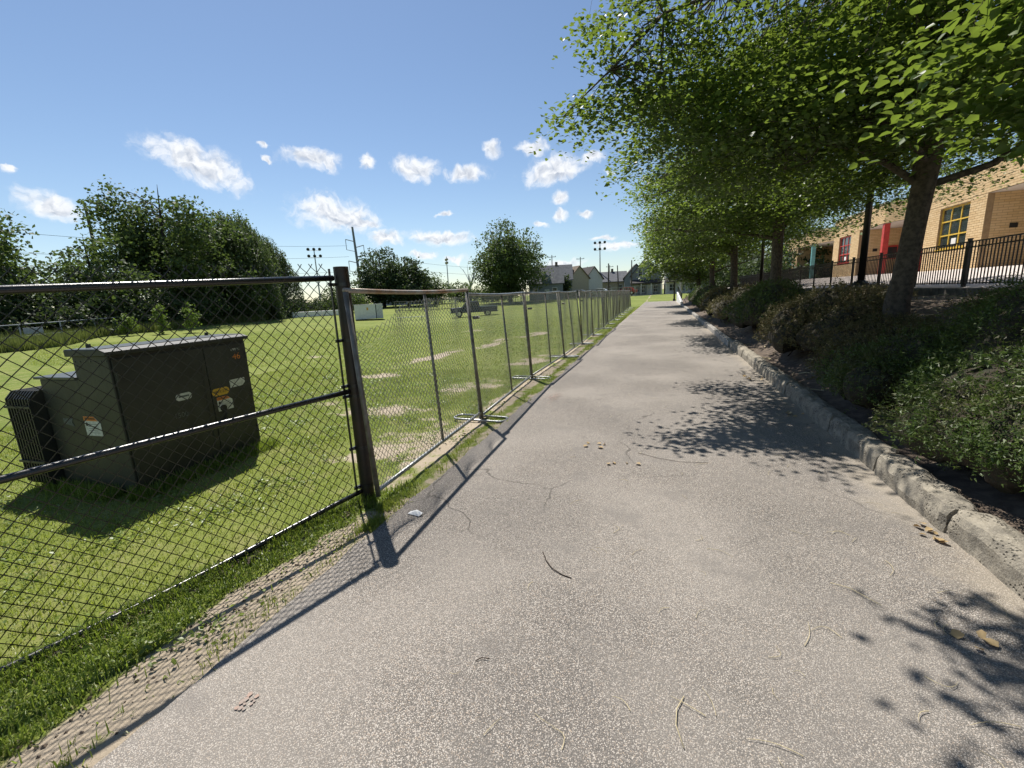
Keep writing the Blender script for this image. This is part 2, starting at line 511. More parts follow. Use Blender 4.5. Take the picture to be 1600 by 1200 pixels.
class MB:
    """collects shapes; build() links them as one mesh object"""
    def __init__(s):
        s.v = []
        s.f = []
        s.n = 0

    def add(s, v, f):
        v = [tuple(map(float, q)) for q in v]
        s.v += v
        s.f += [tuple(i + s.n for i in q) for q in f]
        s.n += len(v)
        return s

    def box(s, c, d, rz=0.0):
        x, y, z = (q / 2 for q in d)
        ca, sa = math.cos(rz), math.sin(rz)
        v = []
        for dz in (-z, z):
            for dx, dy in ((-x, -y), (x, -y), (x, y), (-x, y)):
                v.append((c[0] + dx * ca - dy * sa, c[1] + dx * sa + dy * ca, c[2] + dz))
        return s.add(v, [(3, 2, 1, 0), (4, 5, 6, 7), (0, 1, 5, 4), (1, 2, 6, 5), (2, 3, 7, 6), (3, 0, 4, 7)])

    def bb(s, x0, x1, y0, y1, z0, z1):
        return s.box(((x0 + x1) / 2, (y0 + y1) / 2, (z0 + z1) / 2), (abs(x1 - x0), abs(y1 - y0), abs(z1 - z0)))

    def tube(s, pts, rad, n=8, cap=True):
        pts = [Vector(p) for p in pts]
        rad = list(rad) if hasattr(rad, '__len__') else [rad] * len(pts)
        t0 = (pts[1] - pts[0]).normalized()
        u = t0.orthogonal().normalized()
        v = []
        for i, p in enumerate(pts):
            a = pts[max(i - 1, 0)]
            b = pts[min(i + 1, len(pts) - 1)]
            t = (b - a).normalized() if (b - a).length > 1e-9 else t0
            u = (u - t * u.dot(t)).normalized()
            w_ = t.cross(u)
            for k in range(n):
                an = 2 * math.pi * k / n
                v.append(p + (u * math.cos(an) + w_ * math.sin(an)) * rad[i])
        f = []
        for i in range(len(pts) - 1):
            for k in range(n):
                k2 = (k + 1) % n
                f.append((i * n + k, i * n + k2, (i + 1) * n + k2, (i + 1) * n + k))
        if cap:
            f.append(tuple(range(n - 1, -1, -1)))
            f.append(tuple((len(pts) - 1) * n + k for k in range(n)))
        return s.add(v, f)

    def prism(s, poly, axis, a, b):
        """poly: 2-D points; extruded along axis 'x','y' or 'z' from a to b"""
        def pt(p, q):
            return {'x': (q, p[0], p[1]), 'y': (p[0], q, p[1]), 'z': (p[0], p[1], q)}[axis]
        n = len(poly)
        v = [pt(p, a) for p in poly] + [pt(p, b) for p in poly]
        f = [tuple(range(n - 1, -1, -1)), tuple(range(n, 2 * n))]
        f += [(i, (i + 1) % n, n + (i + 1) % n, n + i) for i in range(n)]
        return s.add(v, f)

    def mesh(s, name, bevel=0.0, smooth=False):
        me = bpy.data.meshes.new(name)
        me.from_pydata(s.v, [], s.f)
        bm = bmesh.new()
        bm.from_mesh(me)
        bmesh.ops.recalc_face_normals(bm, faces=bm.faces)
        if bevel:
            bmesh.ops.bevel(bm, geom=bm.edges[:], offset=bevel, segments=2, affect='EDGES', profile=0.5, clamp_overlap=True)
        bm.to_mesh(me)
        bm.free()
        if smooth:
            for p in me.polygons:
                p.use_smooth = True
        return me

    def build(s, name, m, parent=None, loc=None, bevel=0.0, smooth=False):
        return link(name, s.mesh(name, bevel, smooth), m, parent, loc)


def text_mesh(txt, size, m, name, parent, matrix, ext=0.0008):
    cu = bpy.data.curves.new(name, 'FONT')
    cu.body = txt
    cu.size = size
    cu.align_x = 'CENTER'
    cu.align_y = 'CENTER'
    cu.extrude = ext
    cu.resolution_u = 3
    tmp = bpy.data.objects.new(name + '_tmp', cu)
    me = bpy.data.meshes.new_from_object(tmp)
    bpy.data.objects.remove(tmp)
    me.materials.clear()
    o = link(name, me, m, parent)
    o.matrix_local = matrix
    return o


# value noise in numpy
_T = np.random.default_rng(3).random((256, 256))


def vnoise(x, y):
    xi = np.floor(x).astype(int)
    yi = np.floor(y).astype(int)
    fx = x - xi
    fy = y - yi
    fx = fx * fx * (3 - 2 * fx)
    fy = fy * fy * (3 - 2 * fy)
    g = lambda a, b: _T[a & 255, b & 255]
    return (g(xi, yi) * (1 - fx) + g(xi + 1, yi) * fx) * (1 - fy) + (g(xi, yi + 1) * (1 - fx) + g(xi + 1, yi + 1) * fx) * fy


def fbm(x, y, o=4):
    s = 0
    a = 0.5
    for i in range(o):
        s = s + a * vnoise(x * 2 ** i + 17 * i, y * 2 ** i + 31 * i)
        a *= 0.5
    return s / (1 - 0.5 ** o)


def sstep(a, b, x):
    t = np.clip((x - a) / (b - a), 0, 1)
    return t * t * (3 - 2 * t)


ORD = ['first', 'second', 'third', 'fourth', 'fifth', 'sixth', 'seventh', 'eighth', 'ninth', 'tenth', 'eleventh', 'twelfth',
       'thirteenth', 'fourteenth', 'fifteenth', 'sixteenth', 'seventeenth', 'eighteenth', 'nineteenth', 'twentieth']
# ------------------------------------------------------------------ ground
def gz(x, y):
    x = np.asarray(x, float)
    y = np.asarray(y, float)
    z = -0.022 * sstep(-1.75, -1.93, x) - 0.008 * sstep(-1.95, -2.2, x) - 0.03 * sstep(-2.2, -3.5, x)
    z = z - 0.72 * np.exp(-((x + 28) / 15) ** 2 - ((y - 46) / 20) ** 2)
    z = z + 0.5 * sstep(62, 90, y) + 0.25 * sstep(-36, -46, x)
    return z


def bare(x, y):
    n = fbm(x * 1.6, y * 2.6)
    xo, yo = x, y
    x = x + 1.2 * (fbm(x * 0.8 + 40, y * 0.8) - 0.5)
    y = y + 1.4 * (fbm(x * 0.7, y * 0.9 + 70) - 0.5)
    b = np.zeros_like(np.asarray(x, float))
    # trodden sandy strip beside the asphalt
    wdt = 0.165 - 0.05 * sstep(1.4, 2.7, yo)
    b = np.maximum(b, 1.0 * np.exp(-(np.abs(xo + 2.30 - 0.035 * yo + 0.16 * (n - 0.5)) / (wdt * (0.55 + 0.9 * n))) ** 4) * (1 - sstep(2.5, 3.0, yo)))
    # strip under the temporary panels
    b = np.maximum(b, 0.72 * np.exp(-((xo + 2.42) / 0.24) ** 4) * sstep(2.8, 3.4, yo) * (1 - sstep(14, 22, yo)))
    for cx, cy, rx, ry, s in ((-3.1, 4.3, 0.9, 1.3, 0.74), (-4.3, 6.0, 1.5, 0.6, 0.62), (-3.3, 7.9, 0.7, 1.3, 0.58), (-6.6, 11.6, 0.45, 1.9, 0.95),
                              (-5.9, 15.0, 0.5, 2.2, 0.85), (-6.1, 8.8, 1.4, 0.4, 0.75), (-3.4, 11.5, 0.6, 2.0, 0.55), (-5.2, 19.0, 0.5, 2.5, 0.6),
                              (-9.5, 22.0, 0.8, 2.0, 0.45), (-11, 12, 1.2, 0.8, 0.4)):
        b = np.maximum(b, s * np.exp(-((x - cx) / rx) ** 2 - ((y - cy) / ry) ** 2))
    e = np.exp(-(np.abs(xo + 1.98) / 0.18) ** 4) * np.where(yo < 3.0, 0.62 + 0.5 * (n - 0.4), 0.45 + 0.6 * (n - 0.5))
    return np.clip(np.maximum(b * (0.05 + 1.8 * n), e) + 0.12 * (n - 0.5), 0, 1)


def axis_pts(spec):
    out = []
    for a, b, st in spec:
        out.append(np.arange(a, b, st))
    return np.concatenate(out + [[spec[-1][1]]])


gx = axis_pts([(-900, -200, 100), (-200, -70, 10), (-70, -16, 1.5), (-16, -7, 0.22), (-7, -1.8, 0.06), (-1.8, 8, 1.4), (8, 60, 8), (60, 900, 120)])
gy = axis_pts([(-300, -20, 40), (-20, -2, 2), (-2, 10, 0.06), (10, 25, 0.2), (25, 70, 1.2), (70, 140, 4), (140, 1200, 100)])
GX, GY = np.meshgrid(gx, gy)
GZ = gz(GX, GY)
near = (GX > -16) & (GX < -1.8) & (GY > -2) & (GY < 25)
GZ = GZ + sstep(-1.97, -2.2, GX) * np.where(near, 0.03 * (fbm(GX * 1.7, GY * 1.7) - 0.5) + 0.014 * (fbm(GX * 9, GY * 9, 3) - 0.5), 0)
GZ = np.where(GX > -1.85, np.minimum(GZ - 0.05, GZ), GZ)
nx, ny = len(gx), len(gy)
ii = np.arange(nx * ny).reshape(ny, nx)
gf = np.stack([ii[:-1, :-1], ii[:-1, 1:], ii[1:, 1:], ii[1:, :-1]], -1).reshape(-1, 4)
gme = np_mesh('ground', np.stack([GX, GY, GZ], -1).reshape(-1, 3), [gf], True)
at = gme.attributes.new('bare', 'FLOAT', 'POINT')
at.data.foreach_set('value', bare(GX, GY).ravel().astype(np.float32))
ground = tag(link('ground', gme, 'ground'), kind='structure')

# ------------------------------------------------------------------ path
py_ = axis_pts([(-4, 16, 0.08), (16, 62, 0.4)])
cols = 26
u = np.linspace(0, 1, cols)
left = -1.98 + 0.10 * (fbm(py_ * 0.8, py_ * 0 + 4.2) - 0.5) + 0.05 * (fbm(py_ * 5, py_ * 0 + 9.1) - 0.5) - 0.05 * sstep(16, 60, py_)
PX = left[:, None] + (1.80 - left[:, None]) * u[None, :]
PY = np.repeat(py_[:, None], cols, 1)
PZ = 0.006 * (fbm(PX * 0.7, PY * 0.7) - 0.5)
V = np.stack([PX, PY, PZ], -1)
sk = V[:, :1].copy()
sk[..., 2] -= 0.06
sk[..., 0] -= 0.012
V = np.concatenate([sk, V], 1)
n2 = cols + 1
ii = np.arange(n2 * len(py_)).reshape(len(py_), n2)
pf = np.stack([ii[:-1, :-1], ii[:-1, 1:], ii[1:, 1:], ii[1:, :-1]], -1).reshape(-1, 4)
path = tag(link('path', np_mesh('path', V.reshape(-1, 3), [pf], True), 'asphalt'), kind='structure')

# sprayed survey marks, worn thin
def spray(name, label, cx, cy, rx, ry, seed, cnt=150):
    r_ = np.random.default_rng(seed)
    v = []
    f = []
    for k in range(cnt):
        a, b = r_.normal(0, 0.45, 2)
        s = r_.uniform(0.004, 0.013)
        an = r_.uniform(0, 6.28)
        m_ = 5
        base = len(v)
        for q in range(m_):
            t = an + q * 2 * math.pi / m_
            v.append((cx + a * rx + s * math.cos(t), cy + b * ry + s * math.sin(t) * 1.2, 0.0062 + 0.00002 * k))
        f.append(tuple(range(base, base + m_)))
    o = link(name, np_mesh(name, v, [np.array(f)]), 'mark_orange')
    return tag(o, label, 'paint mark', kind='stuff')


spray('paint_mark', 'faded orange spray mark on asphalt beside the temporary fence', -1.62, 6.75, 0.12, 0.34, 4)
spray('paint_mark', 'faint pink spray dots on asphalt near the black fence shadow', -1.64, 1.08, 0.05, 0.05, 5, 14)

# ------------------------------------------------------------------ kerb
kerb = tag(thing('kerb', None, None), kind='structure')
rk = np.random.default_rng(21)
yk = -1.6
k = 0
while yk < 46:
    L = rk.uniform(0.75, 1.15) if yk < 12.4 else rk.uniform(1.6, 2.0)
    rough = yk < 12.4
    n_l = 22 if yk < 6 else (10 if rough else 3)
    prof = [(0.0, -0.05), (0.0, 0.06), (0.004, 0.13), (0.022, 0.178), (0.06, 0.196), (0.11, 0.20), (0.165, 0.196), (0.20, 0.18), (0.21, 0.05)]
    if not rough:
        prof = [(0.0, -0.05), (0.0, 0.14), (0.012, 0.155), (0.15, 0.158), (0.162, 0.14), (0.162, 0.0)]
    x0 = 1.775 if rough else 1.755
    hs = 1.0 + rk.uniform(-0.06, 0.06) if rough else 1.0
    dx = rk.uniform(-0.012, 0.012) if rough else 0
    vs = []
    for i in range(n_l + 1):
        tt = i / n_l
        yy = yk + 0.006 + tt * (L - 0.012)
        endr = min(tt, 1 - tt) * L
        inset = 0.018 * max(0, 1 - endr / 0.03) if rough else 0.004 * max(0, 1 - endr / 0.02)
        for j, (a, b) in enumerate(prof):
            if rough and 0 < j < len(prof) - 1:
                nn_ = float(fbm(np.array([yy * 7 + j * 0.9]), np.array([j * 1.7 + k * 3.1]), 4)[0]) - 0.5
                a2 = a + nn_ * 0.05 + inset * (1 if j < 4 else -1)
                b2 = b * hs + (float(fbm(np.array([yy * 6 + 50]), np.array([j * 1.3 + k]), 4)[0]) - 0.5) * 0.035 - (inset if j > 2 else 0)
            else:
                a2, b2 = a, b - (inset if j > 0 else 0)
            vs.append((x0 + dx + a2, yy, b2))
    m_ = len(prof)
    fs = [(i * m_ + j, (i + 1) * m_ + j, (i + 1) * m_ + j + 1, i * m_ + j + 1) for i in range(n_l) for j in range(m_ - 1)]
    mb = MB().add(vs, fs + [tuple(range(m_)), tuple(n_l * m_ + j for j in range(m_ - 1, -1, -1))])
    mb.build('kerb_stone', 'kerb' if rough else 'concrete', kerb, smooth=False)
    yk += L
    k += 1


# ------------------------------------------------------------------ planted bank and plaza
def bz(x, y):
    s = np.asarray(x, float) - 1.97
    z = 0.13 + 0.80 * sstep(0.05, 1.75, s) + 0.22 * sstep(1.3, 3.4, s)
    return z + 0.10 * (fbm(np.asarray(x) * 1.1, np.asarray(y) * 1.1) - 0.5) * sstep(0.0, 0.5, s)


bx_ = axis_pts([(1.96, 5, 0.09), (5, 6.9, 0.3)])
by_ = axis_pts([(-4, 16, 0.12), (16, 58, 0.6)])
BX, BY = np.meshgrid(bx_, by_)
BZ = bz(BX, BY) + 0.03 * (fbm(BX * 7, BY * 7, 3) - 0.5)
ii = np.arange(BX.size).reshape(BX.shape)
bf = np.stack([ii[:-1, :-1], ii[:-1, 1:], ii[1:, 1:], ii[1:, :-1]], -1).reshape(-1, 4)
tag(link('planting_bank', np_mesh('planting_bank', np.stack([BX, BY, BZ], -1).reshape(-1, 3), [bf], True), 'mulch'), kind='structure')

plz = MB()
plz.add([(6.80, -6, 1.322), (6.80, 70, 1.322), (11.2, 70, 1.86), (11.2, -6, 1.86), (24, -6, 1.90), (24, 70, 1.90)],
        [(0, 3, 2, 1), (3, 4, 5, 2)])
tag(plz.build('plaza', 'plaza_paving'), kind='structure')
wl = thing('retaining_kerb', 'low grey concrete edge under the black iron railing', 'low wall', (6.7, 20, 0.96))
for i, y0 in enumerate(np.arange(-6, 66, 4.0)):
    MB().bb(-0.12, 0.16, y0 - 20 + 0.008, y0 - 20 + 3.992, -0.1, 0.372).build('concrete_section', 'concrete_dark', wl, bevel=0.012)


# ------------------------------------------------------------------ grass blades
def blades(name, pts, z, length, width, m, lean=0.6, seed=1, parent=None, tri=False):
    r_ = np.random.default_rng(seed)
    n = len(pts)
    base = np.column_stack([pts, z])
    an = r_.uniform(0, 2 * np.pi, n)
    L = length * r_.uniform(0.55, 1.3, n)
    W = width * r_.uniform(0.7, 1.3, n)
    side = np.column_stack([np.cos(an), np.sin(an), np.zeros(n)]) * W[:, None] / 2
    ld = an + np.pi / 2 + r_.normal(0, 0.5, n)
    ln = np.abs(r_.normal(0, lean, n))
    d = np.column_stack([np.cos(ld) * np.sin(ln * 0.5), np.sin(ld) * np.sin(ln * 0.5), np.cos(ln * 0.5)])
    d2 = np.column_stack([np.cos(ld) * np.sin(ln * 1.4), np.sin(ld) * np.sin(ln * 1.4), np.cos(ln * 1.4)])
    mid = base + d * (L * 0.55)[:, None]
    tip = mid + d2 * (L * 0.5)[:, None]
    if tri:
        me = np_mesh(name, np.stack([base - side, base + side, tip], 1).reshape(-1, 3), [np.arange(n * 3).reshape(n, 3)])
        return link(name, me, m, parent)
    v = np.stack([base - side, base + side, mid + side * 0.8, mid - side * 0.8, tip], 1).reshape(-1, 3)
    o = np.arange(n)[:, None] * 5
    me = np_mesh(name, v, [o + np.array([[0, 1, 2, 3]]), o + np.array([[3, 2, 4]])])
    return link(name, me, m, parent)


def scatter(x0, x1, y0, y1, n, seed, keep=None):
    r_ = np.random.default_rng(seed)
    p = np.column_stack([r_.uniform(x0, x1, n), r_.uniform(y0, y1, n)])
    ok = -p[:, 0] < 2.15 * p[:, 1] + 2.2
    b = bare(p[:, 0], p[:, 1])
    cl = fbm(p[:, 0] * 4, p[:, 1] * 4, 3)
    ok &= r_.random(n) > np.clip((b + (cl - 0.5) * 0.7 - 0.22) * 2.6, 0, 0.97)
    if keep is not None:
        ok &= keep(p)
    return p[ok]


def fence_x(y):                                   # where the black fence stands
    return -2.995 + 0.2928 * (y - 0.897)


pv = scatter(-3.6, -2.02, -0.3, 3.3, 52000, 5, lambda p: (p[:, 0] > fence_x(p[:, 1]) - 0.06))
tag(blades('verge_grass', pv, gz(pv[:, 0], pv[:, 1]) - 0.005, 0.056, 0.0062, 'verge_blade', 1.35, 2), 'short lush grass between the black fence and the path', 'grass', kind='stuff')
pl = scatter(-10, -2.3, 0.0, 9.5, 190000, 6, lambda p: ((p[:, 0] < fence_x(p[:, 1]) - 0.02) | (p[:, 1] > 3.0)) & ~((p[:, 0] < -4.7) & (p[:, 0] > -5.9) & (p[:, 1] > 2.5) & (p[:, 1] < 3.9)))
tag(blades('lawn_grass', pl, gz(pl[:, 0], pl[:, 1]) - 0.01, 0.046, 0.0060, 'lawn_blade', 1.15, 3), 'mown sunlit lawn grass of the near field', 'grass', kind='stuff')
pm = scatter(-34, -2.7, 9.5, 44, 260000, 7, lambda p: np.random.default_rng(2).random(len(p)) < 1.0 - sstep(14, 44, p[:, 1] - 0.35 * p[:, 0] * 0.5))
tag(blades('field_grass', pm, gz(pm[:, 0], pm[:, 1]) - 0.01, 0.060, 0.020, 'lawn_blade', 1.0, 4, tri=True), 'mown grass of the field farther out', 'grass', kind='stuff')
pe = scatter(-2.34, -1.93, 2.9, 48, 30000, 8, lambda p: (np.random.default_rng(1).random(len(p)) < 1.0 - 0.75 * sstep(-2.10, -2.25, p[:, 0])) & (fbm(p[:, 0] * 2, p[:, 1] * 1.2) > 0.36))
tag(blades('edge_grass', pe, gz(pe[:, 0], pe[:, 1]) - 0.005, 0.055, 0.008, 'lawn_blade', 1.2, 5), 'ragged yellow-green weeds along the asphalt edge', 'grass', kind='stuff')
# thin tufts creeping over the asphalt edge by the sandy strip
pt = scatter(-2.20, -1.96, 0.2, 2.9, 34000, 9, lambda p: fbm(p[:, 0] * 3, p[:, 1] * 2.2) > 0.40)
tag(blades('edge_tufts', pt, gz(pt[:, 0], pt[:, 1]) - 0.005, 0.05, 0.005, 'lawn_blade', 0.9, 6), 'thin grass tufts between sandy strip and asphalt', 'grass', kind='stuff')
# weeds the mower cannot reach, along the foot of the black fence
rf_ = np.random.default_rng(44)
yf_ = rf_.uniform(-0.4, 2.95, 9000)
yf_ = yf_[fbm(yf_ * 3.1, yf_ * 0 + 2.0) > 0.40]
xf_ = fence_x(yf_) + rf_.normal(0.02, 0.05, len(yf_))
tag(blades('fence_weeds', np.column_stack([xf_, yf_]), gz(xf_, yf_) - 0.01, 0.085, 0.006, 'verge_blade', 1.15, 45), 'unmown weeds along the foot of the black fence', 'grass', kind='stuff')
dk = MB()
for i in range(520):
    y = rf_.uniform(-0.3, 2.95)
    x = fence_x(y) + rf_.normal(0.03, 0.06)
    z = float(gz(x, y)) + 0.012
    a = rf_.uniform(0, 6.28)
    L = rf_.uniform(0.01, 0.045)
    w2 = L * rf_.uniform(0.15, 0.5)
    c_, s_ = math.cos(a), math.sin(a)
    dk.add([(x - c_ * L, y - s_ * L, z), (x + s_ * w2, y - c_ * w2, z + rf_.uniform(0, .02)), (x + c_ * L, y + s_ * L, z + 0.004), (x - s_ * w2, y + c_ * w2, z + rf_.uniform(0, .025))], [(0, 1, 2), (0, 2, 3)])
tag(dk.build('leaf_debris', 'mulch'), 'dark rotting leaf debris caught along the foot of the black fence', 'debris', kind='stuff')
# low broad-leaved weeds and clover in the turf
rw_ = np.random.default_rng(46)
cw_ = np.column_stack([rw_.uniform(-8, -2.1, 260), rw_.uniform(0.3, 9, 260)])
cw_ = cw_[(-cw_[:, 0] < 2.1 * cw_[:, 1] + 2) & ~((cw_[:, 0] < -4.6) & (cw_[:, 0] > -6.2) & (cw_[:, 1] > 2.3) & (cw_[:, 1] < 4.1))]
WEEDS = (cw_[:, None, :] + rw_.normal(0, 0.09, (len(cw_), 42, 2))).reshape(-1, 2)
# ------------------------------------------------------------------ chain link
def chain_mesh(name, length, z0, z1, pitch, r, nside=4, seg_jit=0.0, top_fn=None, knuckle=0.0, seed=1):
    """woven zig-zag wires in the local xz plane: wire i swings between columns i and i+1"""
    r_ = np.random.default_rng(seed)
    cw = pitch / 2
    ncol = int(length / cw)
    nrow = int((z1 - z0) / cw)
    vs = []
    fs = []
    base = 0
    for i in range(ncol):
        rows = np.arange(nrow + 1)
        side = (rows + i) % 2
        x = (i + side) * cw
        z = z0 + rows * (z1 - z0) / nrow
        y = np.where(side == 0, -1, 1) * r * 0.9 * (1 if i % 2 else -1)
        # small flats at the crossings, so that the wires hook round each other
        P = np.column_stack([x, y, z])
        if seg_jit:
            P[:, 1] += 0.012 * np.sin(P[:, 0] * 2.1 + P[:, 2] * 1.7 + seed) + 0.008 * np.sin(P[:, 0] * 5.3 - P[:, 2] * 3.1)
            P[:, 0] += seg_jit * 0.5 * np.sin(P[:, 2] * 2.3 + P[:, 0] * 1.1)
        if top_fn is not None:
            P = top_fn(P)
        if knuckle:
            P = np.vstack([P, P[-1] + [cw * 0.35 * (1 if side[-1] == 0 else -1), 0, knuckle]])
        n = len(P)
        an = np.arange(nside) * 2 * np.pi / nside + np.pi / 4
        ring = np.column_stack([np.cos(an), np.sin(an), np.zeros(nside)]) * r
        v = (P[:, None, :] + ring[None]).reshape(-1, 3)
        vs.append(v)
        a = np.arange(n - 1)[:, None] * nside + np.arange(nside)[None]
        b = np.arange(n - 1)[:, None] * nside + (np.arange(nside)[None] + 1) % nside
        fs.append(np.stack([a, b, b + nside, a + nside], -1).reshape(-1, 4) + base)
        base += len(v)
    return np_mesh(name, np.concatenate(vs), [np.concatenate(fs)], True)


# ------------------------------------------------------------------ black fence (local x along the fence, origin under the camera-side end)
FD = math.atan2(0.9597, 0.281)
F0 = np.array([-2.995, 0.897]) - 3.4 * np.array([0.281, 0.9597])
bfence = thing('chain_link_fence', 'black vinyl chain-link fence with three rails in left foreground', 'fence', (F0[0], F0[1], 0), FD)
FL = 3.4 + 2.06


def topz(t):
    return 1.775 + (t - 3.4) * 0.036


def midz(t):
    return 0.905 + (t - 3.4) * 0.018


MB().tube([(t, 0, topz(t)) for t in np.linspace(-0.4, FL - 0.02, 9)], 0.0215, 14).build('top_rail', 'rail_black', bfence, smooth=True)
MB().tube([(t, 0, midz(t)) for t in np.linspace(-0.4, FL, 9)], 0.0205, 14).build('middle_rail', 'rail_black', bfence, smooth=True)
MB().tube([(t, 0, -0.028 + max(t - 3.4, 0) * 0.036 + 0.014 * math.sin(t * 2.6)) for t in np.linspace(-0.4, FL, 25)], 0.019, 14).build('bottom_rail', 'rail_black', bfence, smooth=True)


def shear(P):
    P = P.copy()
    f = np.clip((P[:, 2] - 0.05) / 1.75, 0, 1.1)
    P[:, 2] += f * 0.036 * (P[:, 0] - 3.4)
    P[:, 1] += 0.024
    return P


fab = link('chain_link_mesh', chain_mesh('chain_link_mesh', FL - 0.05, 0.0, 1.86, 0.080, 0.0035, 5, 0.003, shear, 0.022, 2), 'black_vinyl', bfence)
tag(fab, kind='stuff')
# end post, straps, tension bar
PT = FL + 0.06
MB().tube([(PT, 0, -0.25), (PT, 0, 1.935)], 0.057, 28).build('end_post', 'post_black', bfence, smooth=False)
for p in bfence.children[-1].data.polygons:
    p.use_smooth = len(p.vertices) == 4
MB().bb(PT - 0.094, PT - 0.084, 0.014, 0.033, 0.03, 1.92).build('tension_bar', 'black_vinyl', bfence, bevel=0.002)
for z in (0.10, 0.45, 0.90, 0.985, 1.36, 1.80):
    mb = MB()
    mb.tube([(PT, 0, z - 0.012), (PT, 0, z + 0.012)], 0.0605, 24)
    mb.bb(PT - 0.11, PT - 0.05, 0.010, 0.028, z - 0.012, z + 0.012)
    mb.tube([(PT - 0.085, -0.02, z), (PT - 0.085, 0.05, z)], 0.006, 6)
    mb.build('strap', 'black_vinyl', bfence)
mb = MB()
mb.tube([(PT + 0.01, -0.062, 1.10), (PT - 0.02, -0.065, 1.13), (PT + 0.03, -0.06, 1.15), (PT + 0.055, -0.045, 1.06)], 0.0025, 5)
mb.build('tie_wire', 'galv', bfence, smooth=True)

# ------------------------------------------------------------------ temporary fence panels
PH = 1.72


def panel(length, name_mesh, nside, first=False, seed=1):
    t = thing('temporary_fence_panel', None, 'fence panel')
    h0 = 0.07
    for x in (0.0, length):
        MB().tube([(x, 0, 0.02), (x, 0, PH)], 0.021, 10).build('upright', 'galv_dull', t, smooth=True)
    MB().tube([(length * 0.52, 0.004, h0), (length * 0.52, 0, PH - 0.02)], 0.016, 8).build('middle_upright', 'galv_dull', t, smooth=True)
    MB().tube([(x, 0, PH + 0.012 - 0.02 * math.sin(math.pi * x / length)) for x in np.linspace(-0.01, length + 0.01, 7)], 0.021, 10).build('top_rail', 'galv_rust' if first else 'galv', t, smooth=True)
    MB().tube([(x, 0, h0) for x in np.linspace(-0.01, length + 0.01, 4)], 0.019, 10).build('bottom_rail', 'galv', t, smooth=True)
    me = name_mesh
    if me is None:
        def tear(P):
            P = P.copy()
            s = np.exp(-((P[:, 0] - 0.15) / 0.55) ** 2)
            f = np.clip((P[:, 2] - 0.9) / 0.7, 0, 1) ** 2
            P[:, 2] -= f * (0.24 * s + 0.07)
            P[:, 1] += f * 0.03 * np.sin(P[:, 0] * 9)
            return P
        me = chain_mesh('chain_link_mesh', length, h0, PH, 0.062, 0.0025, nside, 0.006, tear if first else None, 0.0, seed)
    m_ = link('chain_link_mesh', me, 'wire_galv', t)
    tag(m_, kind='stuff')
    return t, me


posts = [(-2.235, 2.86), (-2.335, 5.40), (-2.47, 8.40), (-2.43, 11.42)]
rp = np.random.default_rng(11)
while posts[-1][1] < 47:
    y = posts[-1][1] + rp.uniform(2.95, 3.1)
    posts.append((-2.45 - 0.55 * sstep(12, 48, y) + rp.uniform(-0.06, 0.06), y))
shared = None
for i in range(len(posts) - 1):
    a, b = np.array(posts[i]), np.array(posts[i + 1])
    L = float(np.hypot(*(b - a)))
    rz = math.atan2(b[1] - a[1], b[0] - a[0])
    if i == 0:
        t, _ = panel(L - 0.05, None, 4, True, 1)
    elif i == 1:
        t, shared = panel(2.95, None, 4, False, 2)
        far_src = t
        t.scale.x = (L - 0.05) / 2.95
    else:
        t = copy_tree(far_src)
        t.scale.x = (L - 0.05) / 2.95
    t.location = (a[0], a[1], float(gz(a[0], a[1])) + (0.05 if i == 0 else 0.0))
    t.rotation_euler = (rp.uniform(-0.085, -0.035) if i else -0.05, 0, rz)
    if i == 3:
        t.rotation_euler.x = -0.10
    t['label'] = f'galvanized chain-link panel, {ORD[i]} from the black end post' if i else 'galvanized panel with rusty top rail next to the black end post'
    t['category'] = 'fence panel'
    t['group'] = 'temporary fence panels along the path'

# stands: flat loops of pipe under each joint
def loop_pts(lx, ly, r, n=6):
    pts = []
    for cx, cy, a0 in ((lx / 2 - r, ly / 2 - r, 0), (-lx / 2 + r, ly / 2 - r, 90), (-lx / 2 + r, -ly / 2 + r, 180), (lx / 2 - r, -ly / 2 + r, 270)):
        for k in range(n + 1):
            an = R(a0 + 90 * k / n)
            pts.append((cx + r * math.cos(an), cy + r * math.sin(an), 0.02))
    return pts + [pts[0]]


st = thing('fence_stand', 'flat loop of pipe', 'fence stand')
MB().tube(loop_pts(0.22, 0.78, 0.08), 0.0155, 8).build('pipe_loop', 'galv', st, smooth=True)
for s in (-0.03, 0.03):
    MB().tube([(s, 0, 0.02), (s, 0, 0.22)], 0.014, 8).build('pin', 'galv', st, smooth=True)
MB().bb(-0.11, 0.11, -0.018, 0.018, 0.015, 0.03).build('cross_bar', 'galv_dull', st)
cl = thing('panel_clamp', 'clamp', 'clamp')
MB().bb(-0.06, 0.06, -0.03, 0.03, -0.02, 0.02).build('clamp_plate', 'galv_dull', cl, bevel=0.006)
MB().tube([(0, -0.05, 0), (0, 0.05, 0)], 0.008, 6).build('bolt', 'galv', cl)
for i in range(1, len(posts) - 1):
    q = st if i == 1 else copy_tree(st)
    x, y = posts[i]
    q.location = (x - 0.03, y + 0.01, float(gz(x, y)) + 0.004)
    q.rotation_euler = (0, 0, rp.uniform(-0.12, 0.12) + R(88))
    q.rotation_euler.z = rp.uniform(-0.1, 0.1) + R(90 + 0)
    tag(q, f'flat pipe-loop stand under the {ORD[i - 1]} panel joint from the black post', 'fence stand', 'stands of the temporary fence')
    q = cl if i == 1 else copy_tree(cl)
    q.location = (x, y, float(gz(x, y)) + 1.42)
    q.rotation_euler = (0, 0, R(90))
    tag(q, f'small bolted clamp at the {ORD[i - 1]} panel joint from the black post', 'clamp', 'panel clamps of the temporary fence')

